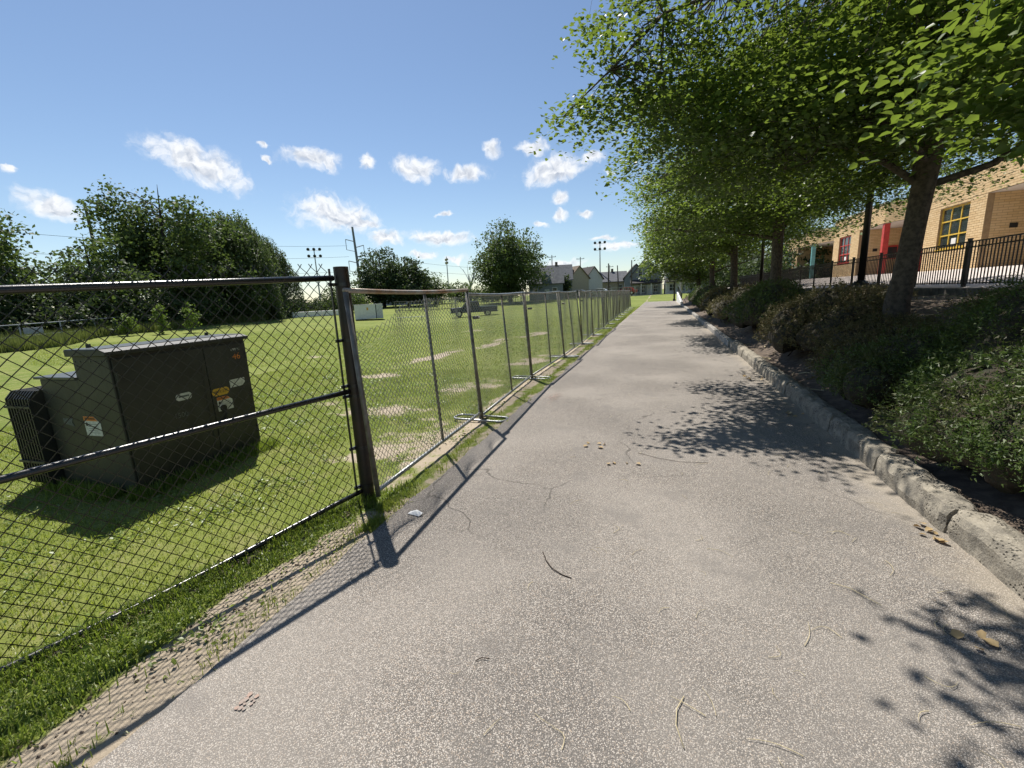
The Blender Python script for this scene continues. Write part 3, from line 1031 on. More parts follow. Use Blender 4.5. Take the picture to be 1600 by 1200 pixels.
# ------------------------------------------------------------------ transformer cabinet
tr = thing('transformer_cabinet', 'dark green pad-mounted electrical transformer cabinet behind the black fence', 'transformer', (-4.69, 2.50, -0.06), R(2.5))
# local frame: x to the path, y along the front face
W_, D_, H_ = 1.43, 0.47, 1.40
MB().bb(-1.10, -0.02, 0.02, W_ - 0.02, -0.05, 0.04).build('pad', 'concrete', tr, bevel=0.01)
body = MB().bb(-D_, 0, 0, W_, 0.02, H_ - 0.05).build('cabinet_body', 'cabinet_green', tr, bevel=0.008)
lid = MB().prism([(0.035, H_ - 0.05), (0.035, H_ - 0.012), (-0.05, H_ + 0.012), (-D_ - 0.03, H_ + 0.012), (-D_ - 0.03, H_ - 0.05)], 'y', -0.035, W_ + 0.035).build('lid', 'cabinet_green', tr, bevel=0.006)
lid_top = MB().bb(-D_ - 0.02, -0.05, -0.03, W_ + 0.03, H_ + 0.0125, H_ + 0.016).build('lid_sunlit_top', 'cabinet_pale', tr)  # thin added sheet, its paler colour stands in for sunlight on top
split = W_ * 0.62
d1 = MB().bb(0.0025, 0.016, 0.02, split - 0.004, 0.07, H_ - 0.085).build('door', 'cabinet_green', tr, bevel=0.004)
d2 = MB().bb(0.0025, 0.020, split + 0.004, W_ - 0.015, 0.07, H_ - 0.085).build('door', 'cabinet_green', tr, bevel=0.004)
hd = MB().tube([(0.018, split + 0.11, 0.61), (0.035, split + 0.11, 0.61)], 0.038, 16)
hd.tube([(0.03, split + 0.11, 0.60), (0.045, split + 0.115, 0.54), (0.04, split + 0.115, 0.48)], 0.011, 6)
hd.build('handle', 'ink_black', d2)
tank = MB().bb(-1.02, -D_ + 0.004, 0.004, W_ - 0.02, 0.02, 1.13).build('tank', 'cabinet_green', tr, bevel=0.012)
MB().bb(-1.06, -D_ - 0.002, -0.02, W_ + 0.005, 1.131, 1.155).build('tank_cover', 'cabinet_pale', tank, bevel=0.004)
for i in range(9):                                 # cooling fins at the back end, plates side by side
    x = -1.06 - i * 0.042
    MB().prism([(-0.10, 0.10), (-0.06, 0.06), (1.34, 0.06), (1.36, 0.10), (1.36, 0.96), (1.32, 1.02), (-0.04, 1.02), (-0.10, 0.95)], 'x', x - 0.007, x + 0.007).build('cooling_fin', 'cabinet_green', tr)
for z in (0.30, 0.86):
    MB().bb(-1.42, -1.03, -0.115, -0.102, z, z + 0.022).build('fin_brace', 'cabinet_green', tr)
MB().bb(-1.40, -1.021, 0.1, 1.2, 0.5, 0.62).build('header_pipe', 'cabinet_green', tr)
FACE = Matrix(((0, 0, 1, 0), (1, 0, 0, 0), (0, 1, 0, 0), (0, 0, 0, 1)))          # text plane -> front face (x right = +y, y up = z)
SIDE = Matrix(((1, 0, 0, 0), (0, 0, -1, 0), (0, 1, 0, 0), (0, 0, 0, 1)))         # text plane -> -y face


def on_face(y, z, x=0.0215):
    return Matrix.Translation((x, y, z)) @ FACE


def on_side(x, z, y=-0.0015):
    return Matrix.Translation((x, y, z)) @ SIDE


def sticker(name, poly, m, mtx, parent=tr, th=0.0015):
    me = MB().prism(poly, 'z', 0, th).mesh(name)
    o = link(name, me, m, parent)
    o.matrix_local = mtx
    return o


def rect(w_, h_):
    return [(-w_ / 2, -h_ / 2), (w_ / 2, -h_ / 2), (w_ / 2, h_ / 2), (-w_ / 2, h_ / 2)]


def oval(w_, h_, n=20):
    return [((w_ - h_) / 2 * (1 if math.cos(a) >= 0 else -1) + h_ / 2 * math.cos(a), h_ / 2 * math.sin(a)) for a in [2 * math.pi * (k + 0.5) / n for k in range(n)]]


def warn(mtx, w_, h_):
    s = sticker('warning_label', [(-w_ / 2, -h_ / 2), (w_ / 2, -h_ / 2), (w_ / 2, h_ * 0.16), (w_ * 0.16, h_ * 0.5), (-w_ / 2, h_ / 2)], 'sticker_white', mtx)
    b = sticker('label_header', [(-w_ / 2, h_ * 0.27), (w_ * 0.36, h_ * 0.27), (w_ * 0.16, h_ / 2), (-w_ / 2, h_ / 2)], 'sticker_orange', Matrix.Translation((0, 0, 0.0016)), s, 0.0008)
    text_mesh('WARNING', h_ * 0.15, 'ink_black', 'label_text', s, Matrix.Translation((-w_ * 0.1, h_ * 0.385, 0.0034)), 0.0004)
    for k in range(5):
        sticker('label_line', rect(w_ * (0.62 - 0.08 * (k % 2)), h_ * 0.022), 'ink_faded', Matrix.Translation((0.03 * w_ - 0.08 * w_ * (k % 2), h_ * (0.10 - 0.11 * k), 0.0017)), s, 0.0005)
    sticker('label_pictogram', [(-0.07 * w_, -0.08 * h_), (0.05 * w_, -0.1 * h_), (0.08 * w_, 0.02 * h_), (0.01 * w_, 0.1 * h_), (-0.06 * w_, 0.06 * h_)], 'ink_black', Matrix.Translation((-w_ * 0.36, h_ * 0.1, 0.0017)), s, 0.0006)
    return s


sy = split + 0.02
text_mesh('46', 0.105, 'sticker_orange', 'number_46', tr, on_face(W_ - 0.155, 1.165))
text_mesh('MM 11', 0.042, 'sticker_white', 'small_lettering', tr, on_face(W_ - 0.155, 1.245))
sticker('white_sticker', [(-0.10, -0.045), (0.06, -0.045), (0.10, -0.01), (0.10, 0.045), (-0.10, 0.045)], 'sticker_white', on_face(W_ - 0.20, 0.86, 0.0205))
ov = sticker('voltage_label', oval(0.215, 0.085), 'sticker_yellow', on_face(split + 0.115, 0.80, 0.0205))
text_mesh('480Y/277', 0.044, 'ink_black', 'label_text', ov, Matrix.Translation((0, 0, 0.0024)))
warn(on_face(split + 0.145, 0.66, 0.0205), 0.19, 0.16)
nm = sticker('name_plate', oval(0.17, 0.075), 'sticker_white', on_face(split - 0.30, 0.84, 0.0165))
sticker('plate_stripe', rect(0.11, 0.018), 'ink_faded', Matrix.Translation((0, 0.004, 0.0016)), nm, 0.0006)
text_mesh('1500', 0.075, 'ink_faded', 'rating_number', tr, on_face(split - 0.36, 0.655, 0.0165))
warn(on_side(-0.40, 0.68), 0.22, 0.19)
sticker('worn_sticker', [(-0.07, -0.02), (0.0, -0.03), (0.07, -0.045), (0.05, 0.0), (0.07, 0.035), (-0.07, 0.035)], 'ink_faded', on_side(-0.74, 0.71, 0.002))
for dd_, ys in ((d1, 0.035), (d2, W_ - 0.03)):
    for z in (0.25, 0.70, 1.15):
        MB().tube([(0.022, ys, z - 0.045), (0.022, ys, z + 0.045)], 0.012, 8).build('hinge', 'cabinet_green', dd_)
lk = MB().bb(0.0205, 0.05, split + 0.085, split + 0.135, 0.43, 0.485).build('padlock', 'galv_dull', d2, bevel=0.006)
MB().bb(0.0165, 0.022, split - 0.06, split - 0.008, 0.2, 1.2).build('door_flange', 'cabinet_green', d1, bevel=0.002)
for y in (0.12, W_ - 0.12):
    MB().tube([(-D_ + 0.05, y, H_ + 0.014), (-D_ + 0.05, y, H_ + 0.05)], 0.02, 8).build('lifting_lug', 'cabinet_green', tr)
for i in range(7):
    MB().tube([(-0.02 - i * 0.07, -0.004, H_ - 0.10), (-0.02 - i * 0.07, 0.001, H_ - 0.10)], 0.008, 6).build('bolt', 'cabinet_pale', body)
# long grass left by the mower round the pad
r_ = np.random.default_rng(33)
n = 5200
s_ = r_.uniform(0, 1, n)
tx = np.where(r_.random(n) < 0.5, -4.62 + r_.normal(0, 0.06, n) + 0.02, -4.62 - s_ * 1.35)
tyy = np.where(tx > -4.85, 2.40 + s_ * 1.62, 2.42 + r_.normal(0, 0.06, n))
ptf = np.column_stack([tx, tyy])
tag(blades('cabinet_grass', ptf, gz(tx, tyy) - 0.01, 0.13, 0.0055, 'verge_blade', 0.55, 12), 'long unmown grass around the foot of the transformer cabinet', 'grass', kind='stuff')
# ------------------------------------------------------------------ foliage helpers
def leaf_mesh(name, c, size, r_, up=0.75, droop=0.25, out_from=None, six=True, aspect=0.78, seedsz=0.35, tri=False):
    """one small folded leaf per centre"""
    n = len(c)
    nrm = r_.normal(0, 1, (n, 3)) * (1 - up) + np.array([0, 0, up])
    nrm /= np.linalg.norm(nrm, axis=1)[:, None]
    d = r_.normal(0, 1, (n, 3))
    if out_from is not None:
        o = c - out_from
        o[:, 2] *= 0.3
        d += 1.3 * o / (np.linalg.norm(o, axis=1)[:, None] + 1e-6)
    d[:, 2] -= droop * 2
    d -= nrm * np.sum(d * nrm, 1)[:, None]
    d /= np.linalg.norm(d, axis=1)[:, None] + 1e-9
    s = np.cross(nrm, d)
    L = (size * (1 + seedsz * r_.uniform(-1, 1, n)))[:, None]
    Wd = L * aspect * 0.5
    b = c - d * L * 0.5
    if six:
        l1 = b + d * L * 0.28 - s * Wd + nrm * L * 0.10
        l2 = b + d * L * 0.66 - s * Wd * 0.72 + nrm * L * 0.07
        t = b + d * L - nrm * L * 0.10
        r2 = b + d * L * 0.66 + s * Wd * 0.72 + nrm * L * 0.07
        r1 = b + d * L * 0.28 + s * Wd + nrm * L * 0.10
        v = np.stack([b, l1, l2, t, r2, r1], 1).reshape(-1, 3)
        o = np.arange(n)[:, None] * 6
        return np_mesh(name, v, [o + np.array([[0, 3, 2, 1]]), o + np.array([[0, 5, 4, 3]])])
    if tri:
        v = np.stack([b - s * Wd * 0.6, b + s * Wd * 0.6 + d * L * 0.25, b + d * L], 1).reshape(-1, 3)
        return np_mesh(name, v, [np.arange(n * 3).reshape(n, 3)])
    l1 = b + d * L * 0.45 - s * Wd + nrm * L * 0.08
    t = b + d * L
    r1 = b + d * L * 0.45 + s * Wd + nrm * L * 0.08
    v = np.stack([b, l1, t, r1], 1).reshape(-1, 3)
    o = np.arange(n)[:, None] * 4
    return np_mesh(name, v, [o + np.array([[0, 2, 1]]), o + np.array([[0, 3, 2]])])


def trunk_rings(mb, pts, rad, n=14, ridg=0.06, seed=0):
    """trunk with ridges and a flare"""
    r_ = np.random.default_rng(seed)
    ph = r_.uniform(0, 6.28, 4)
    v = []
    for (p, r) in zip(pts, rad):
        for k in range(n):
            a = 2 * math.pi * k / n
            q = 1 + ridg * (math.sin(3 * a + ph[0]) + 0.6 * math.sin(5 * a + ph[1] + p[2]) + 0.4 * math.sin(7 * a + ph[2] - p[2] * 2))
            v.append((p[0] + r * q * math.cos(a), p[1] + r * q * math.sin(a), p[2]))
    f = [(i * n + k, i * n + (k + 1) % n, (i + 1) * n + (k + 1) % n, (i + 1) * n + k) for i in range(len(pts) - 1) for k in range(n)]
    f.append(tuple((len(pts) - 1) * n + k for k in range(n)))
    mb.add(v, f)


def curve_pts(a, b, r_, n=6, arch=0.15, wob=0.05):
    a = np.asarray(a, float)
    b = np.asarray(b, float)
    L = np.linalg.norm(b - a)
    out = []
    w1 = r_.normal(0, wob * L, 3)
    for i in range(n + 1):
        t = i / n
        p = a + (b - a) * t + w1 * math.sin(math.pi * t)
        p[2] += arch * L * math.sin(math.pi * t)
        out.append(p)
    return np.array(out)


def make_tree(name, label, cat, base, h, fork, tr_r, crown, n_main, n_cl, per, leaf, lm, seed, six=True, group=None, lean=(0, 0), extra=(), cl_r=0.5, cl_flat=0.45,
              keep=None, shell=0.5, trunk_n=14, up=0.72, bm='bark', low=None, attach=(0.35, 0.8)):
    """base (x,y,z); crown: list of (cx,cy,cz,rx,ry,rz,weight) ellipsoids in world metres"""
    r_ = np.random.default_rng(seed)
    base = np.array(base, float)
    root = thing(name, label, cat, tuple(base), 0, group)
    top = base + np.array([lean[0], lean[1], h])
    # leader
    nl = 12
    ld = []
    for i in range(nl + 1):
        t = i / nl
        p = base + (top - base) * t
        p = p + np.array([math.sin(t * 5 + seed), math.cos(t * 4 + seed * 2), 0]) * 0.10 * min(t * 3, 1)
        ld.append(p)
    ld = np.array(ld)
    rad = []
    for i in range(nl + 1):
        z = ld[i][2] - base[2]
        r = tr_r * (1 - 0.16 * min(z / fork, 1)) if z < fork else tr_r * 0.84 * (1 - (z - fork) / (h - fork + 1e-6)) ** 0.9 + 0.015
        rad.append(r)
    zz = [-0.25, 0.0, 0.08, 0.2, 0.45]
    fl = [1.75, 1.45, 1.28, 1.12, 1.03]
    pts = [base + (top - base) * 0 + np.array([0, 0, z]) for z in zz]
    rr = [tr_r * f_ for f_ in fl]
    for i in range(1, nl + 1):
        if ld[i][2] - base[2] > 0.6:
            pts.append(ld[i])
            rr.append(rad[i])
    mb = MB()
    trunk_rings(mb, [p - base for p in pts], rr, trunk_n, 0.045, seed)
    # cluster centres
    wts = np.array([c[6] for c in crown], float)
    wts /= wts.sum()
    cs = []
    tries = 0
    while len(cs) < n_cl and tries < n_cl * 40:
        tries += 1
        c = crown[r_.choice(len(crown), p=wts)]
        d = r_.normal(0, 1, 3)
        d /= np.linalg.norm(d)
        rr_ = r_.random() ** shell
        p = np.array(c[:3]) + d * rr_ * np.array(c[3:6])
        if low is not None and p[2] < low(p):
            continue
        if keep is not None and not keep(p):
            continue
        cs.append(p)
    for e in extra:
        cs.append(np.array(e, float))
    cs = np.array(cs)
    # main limbs: far-out targets, spread by farthest point
    mains = [int(np.argmax(np.linalg.norm(cs - ld[nl // 2], axis=1)))]
    dmin = np.linalg.norm(cs - cs[mains[0]], axis=1)
    for _ in range(n_main - 1):
        j = int(np.argmax(dmin))
        mains.append(j)
        dmin = np.minimum(dmin, np.linalg.norm(cs - cs[j], axis=1))
    limb_pts = []
    limb_r = []
    for j in mains:
        tg = cs[j]
        hd = np.hypot(*(tg[:2] - base[:2]))
        za = np.clip(tg[2] - hd * r_.uniform(*attach), base[2] + fork, base[2] + h * 0.85)
        k_ = (za - base[2]) / h
        a = base + (top - base) * k_
        i0 = min(int(k_ * nl), nl - 1)
        a = ld[i0] + (ld[i0 + 1] - ld[i0]) * (k_ * nl - i0)
        c = curve_pts(a, tg, r_, 8, 0.16, 0.07)
        c[1:-1] += r_.normal(0, 0.05, (7, 3))
        r0 = max(0.02, min(tr_r * 0.34, 0.013 * np.linalg.norm(tg - a) + 0.012))
        rs = [r0 * (1 - 0.86 * i / 8) for i in range(9)]
        mb.tube(c - base, rs, 6, False)
        limb_pts.append(c[1:])
        limb_r += rs[1:]
    lp = np.concatenate(limb_pts)
    for j in range(len(cs)):
        if j in mains:
            continue
        tg = cs[j]
        dd = np.linalg.norm(lp - tg, axis=1) + np.maximum(0, (lp[:, 2] - tg[2]) if attach[0] > 0 else (tg[2] - lp[:, 2])) * 0.8
        near_ = np.argpartition(dd, min(5, len(dd) - 1))[:5]
        i = int(r_.choice(near_))
        c = curve_pts(lp[i], tg, r_, 3, 0.12, 0.10)
        r0 = min(limb_r[i] * 0.7, 0.004 + 0.004 * dd[i])
        mb.tube(c - base, [r0, r0 * 0.75, r0 * 0.5, r0 * 0.3], 3, False)
    mb.build('trunk', bm, root, smooth=True)
    # leaves
    nC = len(cs)
    cnt = per
    tot = nC * cnt
    sz = cl_r * r_.uniform(0.65, 1.35, nC)
    off = r_.normal(0, 0.5, (nC, cnt, 3))
    ln_ = np.linalg.norm(off, axis=2, keepdims=True)
    off = off / np.maximum(ln_, 1e-6) * np.minimum(ln_, 1.15)
    off *= sz[:, None, None]
    off[..., 2] *= cl_flat
    off[..., 2] -= 0.30 * (off[..., 0] ** 2 + off[..., 1] ** 2) / cl_r      # sprays hang at their rims
    lc = (cs[:, None, :] + off).reshape(-1, 3)
    cen = np.array([base[0], base[1], base[2] + h * 0.5])
    me = leaf_mesh('crown', lc - base, leaf, r_, up, 0.35, cen - base, six)
    co = link('crown', me, lm, root)
    tag(co, kind='stuff')
    return root


WEEDS = WEEDS[WEEDS[:, 0] < -2.02]
tag(link('turf_weeds', leaf_mesh('turf_weeds', np.column_stack([WEEDS, gz(WEEDS[:, 0], WEEDS[:, 1]) + 0.028]), 0.034, np.random.default_rng(47), 0.7, 0.1, None, False, 0.6), 'verge_blade'),
    'low broad-leaved weeds and clover spread through the turf', 'weeds', kind='stuff')

# ------------------------------------------------------------------ row of street trees on the bank
def street_crown(x, y, w=1.0):
    return [(x - 0.25, y, 5.7, 4.2 * w, 3.9 * w, 3.0, 1.7), (x - 1.6, y - 0.4, 4.4, 2.9 * w, 3.0 * w, 1.2, 1.1), (x, y, 7.8, 2.8 * w, 2.8 * w, 2.0, 0.3), (x + 1.2, y, 4.3, 3.4 * w, 3.8 * w, 1.5, 1.5), (x, y, 3.9, 4.3 * w, 4.0 * w, 1.2, 1.7)]


def low_edge(x, y):
    def f(p):
        hd = math.hypot(p[0] - x, p[1] - y)
        return 3.55 - 0.19 * hd + (0.55 if p[0] > x + 0.4 else 0.0) + 0.25 * math.sin(p[0] * 2.1) * math.sin(p[1] * 1.7)
    return f


def sunlit_path(p):                                 # the crowns stop short of the middle of the path
    return p[0] + 0.403 * p[2] > 0.78 + 0.30 * math.sin(p[1] * 1.3)


def keep1(p):
    return sunlit_path(p) and not (p[1] < 6.4 and p[0] < 1.2) and not (p[1] < 5.0 and p[0] < 3.4)


tip = [(-1.45, 6.7, 4.0), (-1.3, 6.9, 4.25), (-1.1, 6.8, 3.9), (-0.95, 7.1, 4.5), (-0.9, 6.7, 4.9), (-0.75, 7.3, 4.2), (-0.6, 7.0, 4.7), (-0.5, 7.4, 5.2), (-1.0, 7.4, 5.0),
       (-0.3, 7.2, 4.4), (-0.2, 7.8, 4.0), (-0.5, 7.9, 4.6), (0.0, 7.2, 5.0), (-1.2, 7.2, 5.3), (-0.9, 7.6, 5.8), (-0.5, 7.2, 5.9), (0.1, 7.5, 3.9), (0.3, 7.6, 4.4)]
_rt = np.random.default_rng(5)
tip = [(a + 0.22, b, c) for a, b, c in tip] + [(a + 0.3 + _rt.normal(0, 0.22), b + 0.1 + _rt.normal(0, 0.2), c + 0.1 + _rt.normal(0, 0.22)) for a, b, c in tip]
make_tree('street_tree', 'nearest large linden with thick dark trunk on the bank', 'tree', (3.5, 8.5, float(bz(3.5, 8.5)) - 0.05), 9.6, 2.1, 0.155, street_crown(3.4, 8.5),
          20, 1150, 96, 0.074, 'linden_leaf', 101, False, 'street trees on the bank', (0.35, 0.1), tip, 0.50, 0.42, keep1, 0.42, 22, low=low_edge(3.5, 8.5), attach=(-0.22, 0.35))
make_tree('street_tree', 'slender linden with straight trunk, second in the row of street trees', 'tree', (3.42, 16.3, float(bz(3.42, 16.3)) - 0.05), 9.6, 2.0, 0.175, street_crown(3.3, 16.3),
          15, 820, 70, 0.092, 'linden_leaf', 102, False, 'street trees on the bank', (-0.1, 0.1), (), 0.52, 0.42, sunlit_path, 0.42, 16, low=low_edge(3.4, 16.3), attach=(-0.22, 0.35))
make_tree('street_tree', 'linden third in the row of street trees, before the dark hedge', 'tree', (3.3, 24.0, float(bz(3.3, 24)) - 0.05), 9.2, 1.9, 0.18, street_crown(3.1, 24.0),
          12, 640, 54, 0.12, 'linden_leaf', 103, False, 'street trees on the bank', (0, 0), (), 0.55, 0.42, sunlit_path, 0.42, 12, low=low_edge(3.3, 24.0), attach=(-0.22, 0.35))
make_tree('street_tree', 'linden fourth in the row of street trees', 'tree', (3.3, 33.5, float(bz(3.3, 33)) - 0.05), 9.0, 1.8, 0.18, street_crown(3.1, 33.5),
          10, 480, 40, 0.18, 'linden_leaf', 104, False, 'street trees on the bank', (0, 0), (), 0.6, 0.45, sunlit_path, 0.42, 10, low=low_edge(3.3, 33.5), attach=(-0.22, 0.35))
make_tree('street_tree', 'linden farthest along in the row of street trees, low crown', 'tree', (3.2, 44.0, float(bz(3.2, 44)) - 0.05), 8.2, 1.8, 0.19, [(2.4, 44, 5.0, 4.6, 4.2, 3.0, 2), (1.6, 44, 3.6, 3.6, 3.4, 1.2, 1)],
          10, 420, 38, 0.20, 'linden_leaf', 105, False, 'street trees on the bank', (0, 0), (), 0.65, 0.5, None, 0.42, 10)


def keep0(p):                                        # the tree beside the viewer: high over the path, low only at the right
    if p[1] < 0.6 and p[0] < 3:
        return p[2] > 5.0
    el_ = (p[2] - 1.65) / math.hypot(p[0], p[1])
    az_ = math.degrees(math.atan2(p[0], p[1]))
    if az_ < 23:
        return el_ > 0.82 and p[0] + 0.403 * p[2] > 1.25
    return el_ > (0.40 if az_ > 30 else 0.62)


make_tree('street_tree', 'overhanging linden whose bright branch enters at the top right corner', 'tree', (4.3, 1.6, float(bz(4.3, 1.6)) - 0.05), 9.4, 2.7, 0.22,
          [(3.4, 2.2, 5.8, 4.4, 3.6, 2.8, 2.5), (3.6, 4.0, 4.0, 2.0, 1.8, 1.1, 1.3), (2.0, 3.2, 5.6, 2.0, 1.6, 1.2, 0.7)],
          12, 440, 84, 0.075, 'linden_leaf', 106, True, 'street trees on the bank', (0, 0), [(1.78, 4.0, 2.82), (1.78, 3.9, 2.93), (1.81, 3.8, 3.02), (1.87, 3.7, 2.83), (1.95, 3.6, 2.95), (1.98, 3.9, 2.65), (2.05, 3.8, 2.64), (2.1, 3.6, 2.71), (2.2, 3.8, 2.55), (1.77, 3.7, 3.15), (1.94, 3.5, 3.05), (2.23, 3.6, 2.6), (1.75, 3.9, 3.19), (2.1, 3.4, 2.9),
           (-0.63, 4.59, 5.4), (-0.56, 4.57, 5.6), (-0.68, 4.47, 5.7), (-0.42, 4.28, 5.5), (-0.44, 4.56, 5.8), (-0.63, 4.09, 5.4), (-0.64, 4.16, 5.8), (-0.24, 4.0, 5.3), (-0.61, 3.87, 5.6), (-0.33, 3.74, 5.4), (-0.16, 4.27, 5.6)],
          0.42, 0.42, keep0, 0.5, 12, attach=(-0.1, 0.4))

# ------------------------------------------------------------------ yews on the bank
def shrub(label, x, y, rx, ry, h, n, leaf, m, seed, lobes=7, group='evergreen shrubs on the bank'):
    r_ = np.random.default_rng(seed)
    z0 = float(bz(x, y)) - 0.05
    root = thing('evergreen_shrub', label, 'shrub', (x, y, z0), 0, group)
    # lobes make the mound uneven
    lb = []
    for i in range(lobes):
        a = r_.uniform(0, 6.28)
        q = r_.random() ** 0.6 * 0.62
        s = r_.uniform(0.42, 0.62)
        lb.append((rx * q * math.cos(a), ry * q * math.sin(a), h * r_.uniform(0.35, 0.62) * (1.1 - q * 0.6), rx * s, ry * s, h * r_.uniform(0.32, 0.42)))
    lb = np.array(lb)
    nb = n // 9                                       # sprays of needles
    k = r_.integers(0, lobes, nb)
    d = r_.normal(0, 1, (nb, 3))
    d[:, 2] = np.abs(d[:, 2]) * 0.9 - 0.25
    d /= np.linalg.norm(d, axis=1)[:, None]
    rr = r_.random(nb) ** 0.22
    c = lb[k, :3] + d * rr[:, None] * lb[k, 3:]
    gxy = bz(c[:, 0] + x, c[:, 1] + y) - z0
    c[:, 2] = np.maximum(c[:, 2] + 0.55 * (gxy - 0.05), gxy + 0.03)
    dirs = d * 0.8 + r_.normal(0, 0.45, (nb, 3)) + np.array([0, 0, 0.25])
    dirs /= np.linalg.norm(dirs, axis=1)[:, None]
    L = r_.uniform(0.05, 0.13, nb)
    t = r_.random((nb, 9))
    lc = (c[:, None, :] + dirs[:, None, :] * (t * L[:, None])[..., None] + r_.normal(0, 0.012, (nb, 9, 3))).reshape(-1, 3)
    me = leaf_mesh('foliage', lc, leaf, r_, 0.45, -0.1, np.array([0, 0, -0.2]), False, 0.55, tri=True)
    tag(link('foliage', me, m, root), kind='stuff')
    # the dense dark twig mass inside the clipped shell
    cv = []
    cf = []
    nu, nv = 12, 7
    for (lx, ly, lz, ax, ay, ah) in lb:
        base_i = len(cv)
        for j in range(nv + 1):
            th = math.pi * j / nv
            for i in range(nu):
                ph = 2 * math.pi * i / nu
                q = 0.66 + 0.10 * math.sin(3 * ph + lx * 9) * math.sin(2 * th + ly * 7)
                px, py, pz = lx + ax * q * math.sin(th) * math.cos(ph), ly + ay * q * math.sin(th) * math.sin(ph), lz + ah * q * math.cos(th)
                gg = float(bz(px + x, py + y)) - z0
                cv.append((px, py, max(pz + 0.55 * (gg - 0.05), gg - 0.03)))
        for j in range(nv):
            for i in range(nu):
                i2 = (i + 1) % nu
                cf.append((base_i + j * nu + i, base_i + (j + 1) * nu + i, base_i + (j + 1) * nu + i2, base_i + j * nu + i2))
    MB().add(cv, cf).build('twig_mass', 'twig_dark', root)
    mb = MB()
    for i in range(46):
        j = r_.integers(0, nb)
        a = np.array([r_.normal(0, rx * 0.16), r_.normal(0, ry * 0.16), 0.0])
        a[2] = float(bz(a[0] + x, a[1] + y)) - z0 - 0.05
        mb.tube(curve_pts(a, c[j], r_, 4, 0.05, 0.06), [0.014, 0.011, 0.008, 0.006, 0.003], 4, False)
    mb.build('stems', 'branch', root, smooth=True)
    return root


SH = [('bright green clipped yew lobe overhanging the kerb, nearest to the viewer', 2.46, 2.70, 0.52, 0.55, 0.60, 24000, 0.034, 'yew_leaf', 8),
      ('broad dark yew filling the bank at the right edge of the view', 3.25, 3.4, 1.15, 1.15, 1.20, 52000, 0.034, 'yew_leaf', 13),
      ('dark green yew hanging over the kerb beside the large path shadow', 2.46, 4.0, 0.78, 1.05, 0.92, 48000, 0.033, 'yew_leaf', 14),
      ('low spreading yew in front of the nearest trunk', 3.3, 5.0, 1.15, 1.3, 1.0, 48000, 0.034, 'yew_leaf', 13),
      ('green yew mound leaning over the kerb left of the nearest trunk', 2.52, 5.75, 0.75, 1.05, 0.92, 40000, 0.034, 'yew_leaf', 13),
      ('sparse brownish yew left of the nearest trunk base', 2.78, 7.4, 0.85, 1.1, 0.80, 26000, 0.042, 'yew_leaf_brown', 10),
      ('large rounded yellow-brown yew by the kerb, past the mulch gap', 2.75, 10.0, 1.0, 1.8, 1.15, 42000, 0.046, 'yew_leaf_brown', 13),
      ('low brown yew behind the large yellow-brown one', 3.8, 11.2, 1.0, 1.5, 0.65, 20000, 0.046, 'yew_leaf_brown', 9),
      ('dense dark green clipped yew ball near the second trunk', 2.75, 14.3, 0.95, 2.2, 1.35, 32000, 0.058, 'yew_leaf', 13),
      ('dark yew behind the clipped ball, beside the second trunk', 3.5, 17.6, 1.0, 2.0, 1.05, 18000, 0.062, 'yew_leaf', 9),
      ('olive brown clipped yew after the dark ball', 2.72, 19.2, 0.9, 2.9, 1.35, 24000, 0.068, 'yew_leaf_brown', 12),
      ('brownish green clipped yew near the third trunk', 2.70, 24.6, 0.9, 3.2, 1.3, 20000, 0.075, 'yew_leaf_brown', 12),
      ('lighter green clipped yew at the far end of the bank', 2.68, 31.0, 0.9, 3.8, 1.35, 17000, 0.085, 'yew_leaf', 11),
      ('small dark yew at the foot of the far ramp', 2.7, 38.5, 0.9, 4.4, 1.35, 14000, 0.095, 'yew_leaf', 11),
      ('low yew at the right edge behind the broad dark one', 4.5, 4.6, 1.1, 1.5, 1.0, 30000, 0.04, 'yew_leaf', 10),
      ('low yew beside the right of the nearest trunk', 4.5, 7.2, 1.1, 1.4, 0.5, 20000, 0.04, 'yew_leaf_brown', 9)]
for i, a in enumerate(SH):
    shrub(a[0], a[1], a[2], a[3], a[4], a[5], a[6], a[7], a[8], 300 + i, a[9])

# dead sticks and wood litter lying on the mulch
r_ = np.random.default_rng(61)
mb = MB()
for i in range(260):
    x = r_.uniform(2.1, 6.5)
    y = r_.uniform(2.2, 16) if i % 2 else r_.uniform(6.2, 13)
    z = float(bz(x, y)) + 0.02
    a = r_.uniform(0, 6.28)
    L = r_.uniform(0.06, 0.3) * (2.2 if i % 15 == 0 else 1)
    dx, dy = math.cos(a) * L, math.sin(a) * L
    mb.tube([(x, y, z), (x + dx * 0.5, y + dy * 0.5, float(bz(x + dx * .5, y + dy * .5)) + 0.035), (x + dx, y + dy, float(bz(x + dx, y + dy)) + 0.02)], r_.uniform(0.003, 0.009) * (1.7 if i % 15 == 0 else 1), 4)
tag(mb.build('stick_litter', 'straw'), 'dry sticks and wood litter scattered over the mulch under the trees', 'litter', kind='stuff')
# ------------------------------------------------------------------ trees across the field
def g0(x, y):
    return float(gz(x, y))


